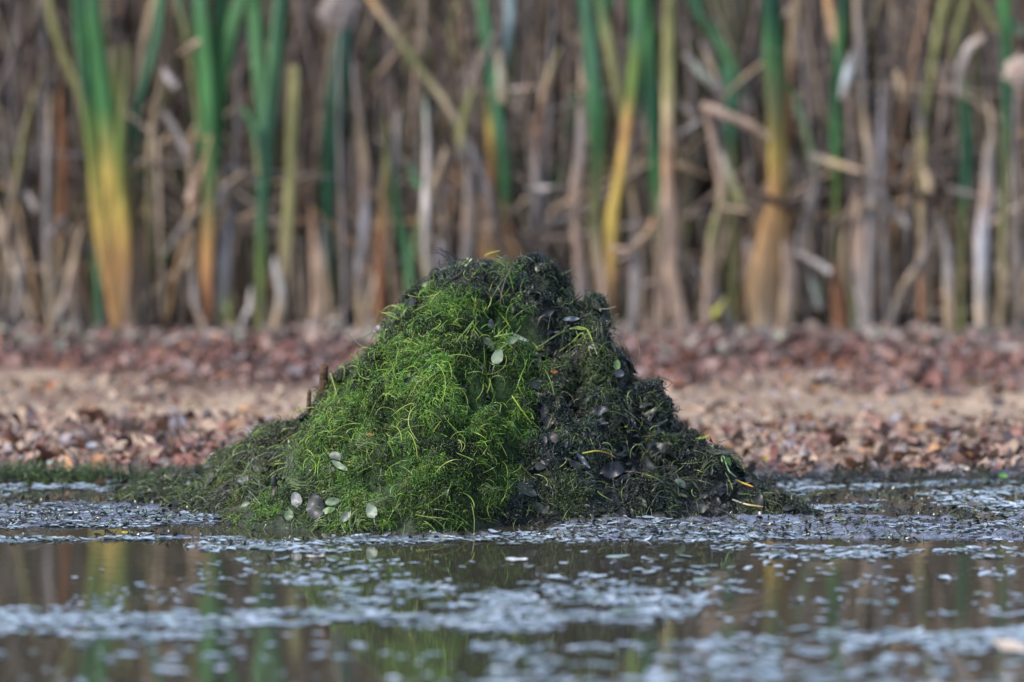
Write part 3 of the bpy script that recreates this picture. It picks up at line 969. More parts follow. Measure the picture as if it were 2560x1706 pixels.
# weed fringe at the water edge
def fringe(label, x0, x1, yoff, hz, pal, n):
    x = rng.uniform(x0, x1, n)
    y = shore(x) + yoff + rng.normal(0, .035, n)
    z = np.maximum(ground_z(x, y), 0) + rng.uniform(0, hz, n) * (0.35 + .65 * smooth(-.3, .5, fbm(x * 5, 0, 0, 88)))
    P = np.stack([x, y, z], -1)
    N = np.tile(np.array([[0, -.7, .7]]), (n, 1))
    pts = grow(P, N, rng.uniform(.03, .07, n), 7, curl=1.4, seed=105)
    c = pick(pal, n) * np.clip(1 + .6 * fbm(x * 8, y * 8, 0, 89), .3, 2)[:, None]
    mb = MB()
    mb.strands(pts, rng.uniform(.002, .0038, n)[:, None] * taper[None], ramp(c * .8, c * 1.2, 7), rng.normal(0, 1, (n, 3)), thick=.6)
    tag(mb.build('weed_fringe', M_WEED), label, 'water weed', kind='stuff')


fringe('low strip of dark green weed along the left water edge', -3.0, -.75, -.05, .022, [(.03, .06, .012), (.05, .11, .015), (.02, .032, .015), (.06, .06, .03)], 6500)
fringe('blackish weed along the right water edge below the leaves', .62, 3.0, -.05, .018, [(.03, .035, .02), (.02, .022, .02), (.05, .05, .035)], 2200)

# ------------------------------------------------------------------ scum, floating leaves and stubble
BANDS = [  # polygon on the 2353 wide view, number, size range (m), shared
    ([(-80, 1398), (300, 1396), (700, 1400), (1000, 1385), (1400, 1375), (1660, 1378), (1640, 1405), (1500, 1440), (1200, 1452), (700, 1458), (350, 1470), (-80, 1462)], 2000, (.008, .038)),
    ([(180, 1300), (700, 1285), (1200, 1290), (1720, 1300), (1700, 1385), (900, 1395), (150, 1392)], 430, (.007, .024)),
    ([(640, 1320), (1300, 1345), (1560, 1350), (1300, 1395), (700, 1398)], 330, (.010, .03)),
    ([(1150, 1485), (1600, 1468), (2000, 1470), (2440, 1450), (2440, 1600), (1100, 1600)], 600, (.008, .046)),
    ([(1900, 1440), (2440, 1400), (2440, 1500), (1950, 1500)], 260, (.02, .06)),
    ([(1640, 1255), (2440, 1258), (2440, 1285), (1800, 1285), (1620, 1275)], 360, (.010, .028)),
    ([(-80, 1235), (560, 1232), (560, 1246), (-80, 1250)], 420, (.008, .024)),
    ([(380, 1250), (1050, 1232), (1250, 1226), (1250, 1242), (1000, 1256), (500, 1276)], 620, (.008, .024)),
    ([(-80, 1160), (540, 1165), (560, 1215), (-80, 1220)], 1900, (.005, .018)),
    ([(-80, 1108), (380, 1110), (380, 1150), (-80, 1155)], 330, (.010, .03)),
    ([(1180, 1222), (1500, 1205), (2440, 1195), (2440, 1242), (1200, 1248)], 2000, (.005, .020)),
    ([(1780, 1100), (2440, 1105), (2440, 1200), (1850, 1180)], 1500, (.007, .028)),
    ([(-80, 1470), (1200, 1470), (1200, 1600), (-80, 1600)], 110, (.014, .04)),
    ([(1300, 1250), (2440, 1290), (2440, 1470), (1500, 1440), (1250, 1330)], 260, (.010, .03)),
]
mb = MB()
for poly, n, sz in BANDS:
    P = np.array(poly, float)
    lo, hi = P.min(0), P.max(0)
    got = []
    while sum(map(len, got)) < n:
        px = rng.uniform(lo[0], hi[0], n * 3)
        py = rng.uniform(lo[1], hi[1], n * 3)
        w = on_level(px * K, py * K)
        d = in_poly(px, py, poly) + 10 * fbm(w[:, 0] * 4, w[:, 1] * 2.5, 0, 91)
        cl = smooth(-.45, .45, fbm(w[:, 0] * 5, w[:, 1] * 9, 0, 92, 3))
        k = (d > 0) & (rng.uniform(0, 1, n * 3) < cl)
        got.append(w[k])
    w = np.concatenate(got)[:n]
    gz = ground_z(w[:, 0], w[:, 1])
    w[:, 2] = np.maximum(gz, 0) + rng.uniform(.001, .005, n)
    L = rng.uniform(sz[0] ** .5, sz[1] ** .5, n) ** 2
    N = np.stack([rng.normal(0, .10, n), rng.normal(-.055, .07, n), np.ones(n)], -1)
    c = pick([(.31, .37, .44), (.24, .30, .35), (.38, .43, .49), (.19, .25, .23), (.12, .15, .13)], n, [.3, .25, .2, .15, .1]) * rng.uniform(.8, 1.2, n)[:, None]  # blue-greys carry the sky's reflection in the flake colour
    Nn = N / np.linalg.norm(N, axis=1, keepdims=True)
    u = np.stack([np.ones(n), rng.normal(0, .45, n), np.zeros(n)], -1)
    u = u - Nn * (u * Nn).sum(1, keepdims=True)
    u /= np.linalg.norm(u, axis=1, keepdims=True)
    L = L * rng.choice([1, 1.3, 1.8, 2.6], n, p=[.4, .3, .2, .1])
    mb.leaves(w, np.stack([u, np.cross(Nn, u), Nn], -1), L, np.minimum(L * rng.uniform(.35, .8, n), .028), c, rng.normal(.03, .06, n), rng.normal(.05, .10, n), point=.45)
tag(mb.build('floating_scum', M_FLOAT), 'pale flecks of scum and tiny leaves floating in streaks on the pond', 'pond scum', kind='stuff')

# short blades and crumbs standing out of the mud
mb = MB()
pxs = rng.uniform(-60, 2420, 9000)
pys = rng.uniform(1110, 1262, 9000)
w = on_level(pxs * K, pys * K)
m_ = mud_mask(w[:, 0], w[:, 1])
k = (rng.uniform(0, 1, 9000) < m_ * .8 + .05 * (pys < 1240)) & (lodge_z(w[:, 0], w[:, 1]) < .01)
w = w[k]
w[:, 2] = np.maximum(ground_z(w[:, 0], w[:, 1]), 0)
S = len(w)
N = np.tile(np.array([[0, -.25, 1.0]]), (S, 1))
pts = grow(w, N, rng.uniform(.010, .035, S), 5, lift=(.1, 1.6), curl=.8, droop=.3, off=(-.004, .0))
c = pick([(.05, .07, .03), (.03, .035, .03), (.09, .12, .04), (.05, .045, .05), (.15, .18, .05)], S, [.3, .3, .15, .2, .05])
mb.strands(pts, rng.uniform(.002, .0045, S)[:, None] * np.array([1, 1, .9, .7, .3])[None], ramp(c, c * 1.2, 5), rng.normal(0, 1, (S, 3)), thick=.5)
n2 = rng.permutation(S)[:1800]
L = rng.uniform(.010, .03, len(n2))
mb.leaves(w[n2] + [0, 0, .005], frames(np.tile([[0, 0, 1.]], (len(n2), 1)), .5), L, L * .5,
          pick([(.035, .035, .035), (.06, .055, .05), (.02, .022, .02), (.08, .085, .05)], len(n2)), rng.normal(0, .2, len(n2)), rng.normal(0, .2, len(n2)))
tag(mb.build('mud_debris', M_WEED), 'dark plant crumbs and short blades standing in the wet mud round the mound', 'debris', kind='stuff')


def float_leaf(name, label, px, py, L, W, ang, c, tilt=(0, -.10)):
    p = on_level(px, py, .0)
    p = p + [0, 0, max(float(ground_z(p[0], p[1])), 0) + .004]
    n = np.array([tilt[0], tilt[1], 1.0])
    s = (p[1] - CAM_Y) / FPX
    n /= np.linalg.norm(n)
    a = math.radians(ang)
    u = np.array([math.cos(a), math.sin(a), 0])
    u -= n * (u @ n)
    u /= np.linalg.norm(u)
    mb = MB()
    mb.leaves(p[None], np.stack([u, np.cross(n, u), n], -1)[None], np.array([L * s]), np.array([W * s]), np.array([c]), np.array([.05]), np.array([.08]), .5, 0, .02, nu=11)
    o = mb.build(name, M_LEAF)
    origin_to(o, p)
    tag(o, label, 'leaf', 'single leaves floating on the pond')


for a in [
    ('whitish spindle-shaped leaf floating alone before the dark side', 1290, 1404, 58, 30, 2, (.48, .49, .52)),
    ('pale tan straw-like leaf floating under the round leaf mirror image', 785, 1395, 52, 14, 1, (.50, .46, .38)),
    ('yellow leaf lying on the wet mud at left, below the yellow reed', 318, 1336, 30, 20, 5, (.50, .36, .03)),
    ('yellow leaf floating at the green foot of the mound', 1118, 1347, 30, 26, 0, (.28, .26, .03)),
    ('pale green leaf on the wet mud before the dark side', 1729, 1290, 28, 40, 0, (.22, .30, .22)),
    ('pale green leaf floating left of the small yellow leaf at the green foot', 1090, 1341, 30, 40, 10, (.28, .36, .24)),
    ('cream coloured large leaf floating in the lower right corner', 2535, 1628, 70, 150, 30, (.52, .42, .33)),
    ('olive brown leaf on the mud right of the mound', 2098, 1303, 40, 40, 15, (.14, .14, .07)),
    ('dark brown leaf on the right mud by the streaky water', 2438, 1268, 34, 60, 20, (.10, .08, .06)),
]:
    float_leaf('floating_leaf', *a)

# ------------------------------------------------------------------ reeds
def gz1(x, y):
    return float(ground_z(np.array([x]), np.array([y]))[0])


GREENC, TEAL, DKG, LIME = (.055, .175, .055), (.062, .160, .085), (.018, .080, .042), (.14, .22, .05)
YEL, ORA, TAN_, OLV = (.46, .33, .080), (.47, .26, .10), (.35, .26, .17), (.165, .165, .07)
GRY, PNK, RUST, DKB, PALE, CYAN, YGR = (.235, .205, .195), (.36, .255, .195), (.25, .115, .06), (.07, .05, .042), (.46, .415, .385), (.36, .48, .50), (.27, .255, .11)
LGN = (.085, .20, .085)
ZO = {1: 0, 2: 800, 3: 1660}


def blade(mb, z, pts, w, stops, Y=None, dy=0.0, ground=True, top=.45, tip=False):
    """one reed leaf or stem traced on the photo, carried on down to the ground and, past the picture's top edge, on up"""
    pts = np.array(pts, float) * .574 + [ZO[z], 0]
    w = np.array(w if hasattr(w, '__len__') else [w] * len(pts), float) * .574
    w = np.interp(np.linspace(0, 1, len(pts)), np.linspace(0, 1, len(w)), w)
    if pts[0, 1] < pts[-1, 1]:
        pts, w = pts[::-1], w[::-1]
    if Y is None:
        Y = 5.0
        if ground and pts[0, 1] > 796:
            p = on_level(pts[0, 0], max(pts[0, 1], 775), .1)
            for _ in range(8):
                p = on_level(pts[0, 0], max(pts[0, 1], 775), gz1(p[0], min(p[1], 6)))
            Y = float(np.clip(p[1], 4.4, 5.25))
    Y += dy
    P = at(pts[:, 0], pts[:, 1], Y)
    W = w * (Y - CAM_Y) / FPX
    c = [np.array(s, float) for s in stops] if hasattr(stops[0], '__len__') else [np.array(stops, float)] * 2
    st = np.linspace(0, 1, len(c))
    seg = np.r_[0, np.cumsum(np.linalg.norm(np.diff(P, axis=0), axis=1))]
    if ground:
        g0 = gz1(P[0, 0], Y)
        if P[0, 2] > g0 - .02:
            P = np.vstack([[P[0, 0], Y, g0 - .03], P]) if P[0, 2] > g0 + .02 else np.vstack([P[0] - [0, 0, .05], P])
            W = np.r_[W[0], W]
            seg = np.r_[0, seg]
    if pts[-1, 1] < 0:
        d = P[-1] - P[-2]
        d /= np.linalg.norm(d)
        P = np.vstack([P, P[-1] + d * top * .5, P[-1] + d * top])
        W = np.r_[W, W[-1] * .7, W[-1] * .15]
        seg = np.r_[seg, seg[-1], seg[-1]]
    tpar = np.linspace(0, 1, len(P))
    n = max(10, 4 * len(P))
    t2 = np.linspace(0, 1, n)
    Q = np.stack([np.interp(t2, tpar, P[:, k]) for k in range(3)], -1)
    WW = np.interp(t2, tpar, W)
    SS = np.interp(t2, tpar, seg) / (seg.max() + 1e-9)
    for _ in range(2):
        Q[1:-1] = (Q[:-2] + 2 * Q[1:-1] + Q[2:]) / 4
        WW[1:-1] = (WW[:-2] + 2 * WW[1:-1] + WW[2:]) / 4
    Q[:, 1] += .012 * np.sin(t2 * 3 + random.uniform(0, 6))
    SS = np.clip(SS + random.uniform(-.06, .06) + .03 * np.sin(t2 * 17 + random.uniform(0, 6)), 0, 1)
    cc = np.stack([np.interp(SS, st, [k[j] for k in c]) for j in range(3)], -1) * (1 + .14 * np.sin(t2 * 23 + random.uniform(0, 6)) * np.sin(t2 * 9))[:, None]
    if tip:
        WW = WW * np.interp(t2, [0, .72, 1], [1, .95, .30])
        Q[:, 0] += .010 * np.sin(t2 * random.uniform(4, 9) + random.uniform(0, 6))
    a = random.uniform(-.45, .45)
    WW = WW / max(math.cos(a), .8)
    mb.strands(Q[None], WW[None], cc[None], np.array([[math.cos(a), math.sin(a), 0.05]]), thick=.30, sides=6)
    return Q


GG = 'green cattails at the edge of the reed bed'
CATTAILS = [
    ('cattail with the broad bright yellow and orange base at left', [
        (1, [(525, 1420), (492, 1050), (482, 750), (458, 500), (415, 200), (395, -60)], [60, 135, 112, 88, 84, 74], [ORA, ORA, YEL, YEL, GREENC, GREENC, GREENC, TEAL]),
        (1, [(512, 1420), (456, 1030), (424, 800), (390, 500), (350, 150), (330, -60)], [44, 96, 70, 50, 52, 42], [ORA, ORA, YEL, LIME, DKG, GREENC, TEAL]),
        (1, [(545, 1420), (550, 1080), (530, 850), (520, 650), (545, 400), (560, 200)], [26, 62, 50, 40, 30, 20], [PNK, ORA, YEL, LIME, OLV, OLV])]),
    ('cattail with narrow orange-brown base and three green blades in the left third', [
        (1, [(905, 1400), (900, 1150), (915, 850), (910, 600), (900, 350), (880, 100), (870, -60)], [46, 66, 54, 84, 88, 78, 64], [RUST, ORA, OLV, GREENC, GREENC, GREENC, TEAL]),
        (1, [(925, 980), (935, 700), (955, 400), (1000, 150), (1060, -40)], [34, 50, 68, 70, 60], [OLV, GREENC, GREENC, GREENC, LGN]),
        (1, [(888, 720), (850, 400), (810, 150), (770, -40)], [20, 30, 30, 30], [GREENC, OLV, OLV, TEAL]),
        (1, [(935, 500), (955, 250), (965, -40)], [34, 62, 66], [GREENC, GREENC, DKG])]),
    ('cattail with two pale teal blades in a V left of the picture middle', [
        (1, [(1140, 1380), (1140, 1080), (1150, 800), (1165, 600), (1190, 350), (1230, -40)], [44, 46, 54, 68, 70, 64], [OLV, LIME, TEAL, TEAL, LGN, TEAL]),
        (1, [(1145, 600), (1130, 350), (1115, 150), (1105, -40)], [36, 62, 68, 60], [TEAL, LGN, LGN, GREENC]),
        (1, [(1125, 760), (1110, 560), (1060, 470)], [20, 36, 24], [YGR, TEAL, LGN])]),
    ('olive yellow reed with a blunt cut top left of the picture middle', [
        (1, [(1225, 1400), (1255, 1000), (1268, 700), (1280, 400), (1284, 285)], [60, 55, 50, 55, 45], [PNK, TAN_, YGR, YGR, OLV, YGR])]),
    ('dark teal cattail standing deep in the shade left of middle', [
        (1, [(1430, 900), (1450, 600), (1480, 350), (1510, 60)], [50, 90, 95, 60], [DKG, DKG, DKG, (.01, .07, .05)])]),
    ('slender sprouting reed with a green forked base left behind the mound', [
        (2, [(395, 1330), (385, 1120), (345, 980), (320, 860), (330, 650), (345, 480)], [50, 48, 45, 40, 36, 25], [YGR, LGN, LGN, GREENC, GRY, GRY]),
        (2, [(400, 1150), (440, 950), (500, 800), (550, 650)], [25, 36, 36, 25], [LGN, OLV, TAN_, TAN_]),
        (2, [(430, 820), (390, 715)], [40, 30], [LGN, (.25, .36, .22)])]),
    ('cattail rising straight behind the top of the mound', [
        (2, [(790, 1120), (800, 880), (800, 720), (780, 560), (755, 350), (720, 120), (700, -50)], [70, 60, 55, 60, 65, 60, 55], [ORA, RUST, GREENC, TEAL, TEAL, TEAL, LGN]),
        (2, [(740, 1140), (735, 980), (745, 850), (745, 600), (720, 400)], [95, 90, 50, 36, 20], [ORA, PNK, RUST, YEL, OLV]),
        (2, [(825, 1140), (815, 1000), (800, 880)], [70, 60, 30], [ORA, RUST, OLV]),
        (2, [(805, 300), (825, 100), (828, -50)], [30, 45, 45], [TEAL, CYAN, CYAN])]),
    ('cattail with golden yellow sheath right of the mound top', [
        (2, [(1250, 1260), (1260, 1100), (1270, 950), (1300, 800), (1322, 650), (1345, 480), (1370, 280), (1400, -40)], [58, 72, 65, 50, 45, 52, 55, 55], [ORA, YEL, YEL, YEL, ORA, LIME, LIME, TEAL, GREENC]),
        (2, [(1238, 1260), (1205, 1080), (1195, 900), (1205, 700), (1205, 500), (1195, 330), (1150, -40)], [40, 50, 45, 55, 80, 75, 50], [PNK, OLV, OLV, GREENC, TEAL, TEAL, TEAL]),
        (2, [(1330, 620), (1300, 400), (1260, 200), (1210, -40)], [26, 45, 55, 50], [OLV, OLV, YGR, LGN])]),
    ('dark saturated green cattail leaning on the tall tan stem right of middle', [
        (2, [(1475, 1100), (1468, 820), (1460, 600), (1450, 400), (1430, 150), (1420, -50)], [30, 45, 65, 72, 66, 60], [TAN_, GREENC, DKG, DKG, GREENC, DKG]),
        (2, [(1380, 500), (1400, 300), (1380, 100), (1360, -40)], [30, 50, 45, 40], [TEAL, TEAL, GREENC, GREENC])]),
    ('cattail with the widest orange-tan fan-shaped base in the right half', [
        (3, [(478, 1435), (470, 1200), (480, 1020), (493, 850), (490, 650), (490, 450), (478, 200), (470, -40)], [185, 205, 150, 68, 76, 96, 96, 84], [TAN_, (.34, .22, .12), ORA, ORA, YEL, OLV, GREENC, DKG, DKG]),
        (3, [(410, 1425), (385, 1230), (365, 1040)], [70, 80, 40], [TAN_, (.34, .22, .12), GRY]),
        (3, [(535, 1420), (555, 1200), (530, 1050)], [70, 80, 44], [TAN_, PNK, PNK])]),
    ('thin bright green cattail blade standing alone right of the orange fan', [
        (3, [(748, 1000), (748, 690), (750, 500), (758, 300), (785, 0), (790, -40)], [20, 46, 48, 46, 42, 40], [OLV, LIME, GREENC, DKG, GREENC, DKG])]),
    ('short dim teal cattail beside the orange fan, near the tall tan stem', [
        (3, [(300, 760), (290, 560), (300, 420), (260, 280)], [30, 70, 60, 30], [OLV, DKG, TEAL, TEAL]),
        (3, [(380, 470), (320, 350), (265, 220), (150, 60), (120, -40)], [24, 45, 45, 60, 60], [GRY, LGN, LGN, TEAL, TEAL])]),
    ('dim dark green cattail between dead stalks near the right edge', [
        (3, [(1300, 1000), (1315, 800), (1320, 600), (1310, 420), (1300, 300)], [30, 55, 60, 50, 30], [OLV, DKG, DKG, DKG, OLV])]),
    ('cattail with arching olive and pale green leaves in the upper right corner', [
        (3, [(1470, 1300), (1490, 700), (1500, 300), (1480, -40)], [30, 40, 50, 60], [TAN_, OLV, DKG, GREENC]),
        (3, [(1255, 260), (1280, 130), (1330, -30)], [26, 40, 36], [OLV, OLV, OLV]),
        (3, [(1560, 150), (1490, 80), (1440, 30)], [40, 40, 30], [(.28, .34, .24), LGN, LGN]),
        (3, [(1440, 130), (1395, 40), (1360, -30)], [30, 36, 36], [YGR, OLV, OLV])]),
    ('olive leaf leaning across the yellow-based cattail at upper left', [
        (1, [(425, 900), (380, 560), (345, 400), (280, 260), (225, 100), (205, -40)], [26, 36, 40, 42, 42, 44], [TEAL, OLV, OLV, OLV, YGR, YGR])]),
    ('dim olive cattail right of the yellow-based cattail', [
        (1, [(560, 1000), (520, 560), (505, 350), (500, 200)], [26, 42, 55, 30], [DKB, OLV, (.16, .22, .05), OLV]),
        (1, [(580, 800), (580, 600), (600, 450), (690, 150), (700, -40)], [40, 48, 40, 40, 40], [OLV, DKG, DKG, TEAL, TEAL])]),
]
for i, (lab, bl) in enumerate(CATTAILS):
    root = None
    for z, pts, w, st in bl:
        mb = MB()
        low_ = max(p[1] for p in pts)
        back = .35 if low_ < 1250 else 0.0
        if root is None:
            Q = blade(mb, z, pts, w, st, Y=None if low_ > 1250 else 5.35, ground=True)
            root = empty('cattail', (Q[0, 0], Q[0, 1], gz1(Q[0, 0], Q[0, 1])))
            tag(root, lab, 'cattail', GG)
            Y0 = Q[0, 1]
        else:
            Q = blade(mb, z, pts, w, st, Y=Y0 - .03 + .06 * random.random(), ground=low_ > 1250)
        mb.build('leaf', M_REED, root)

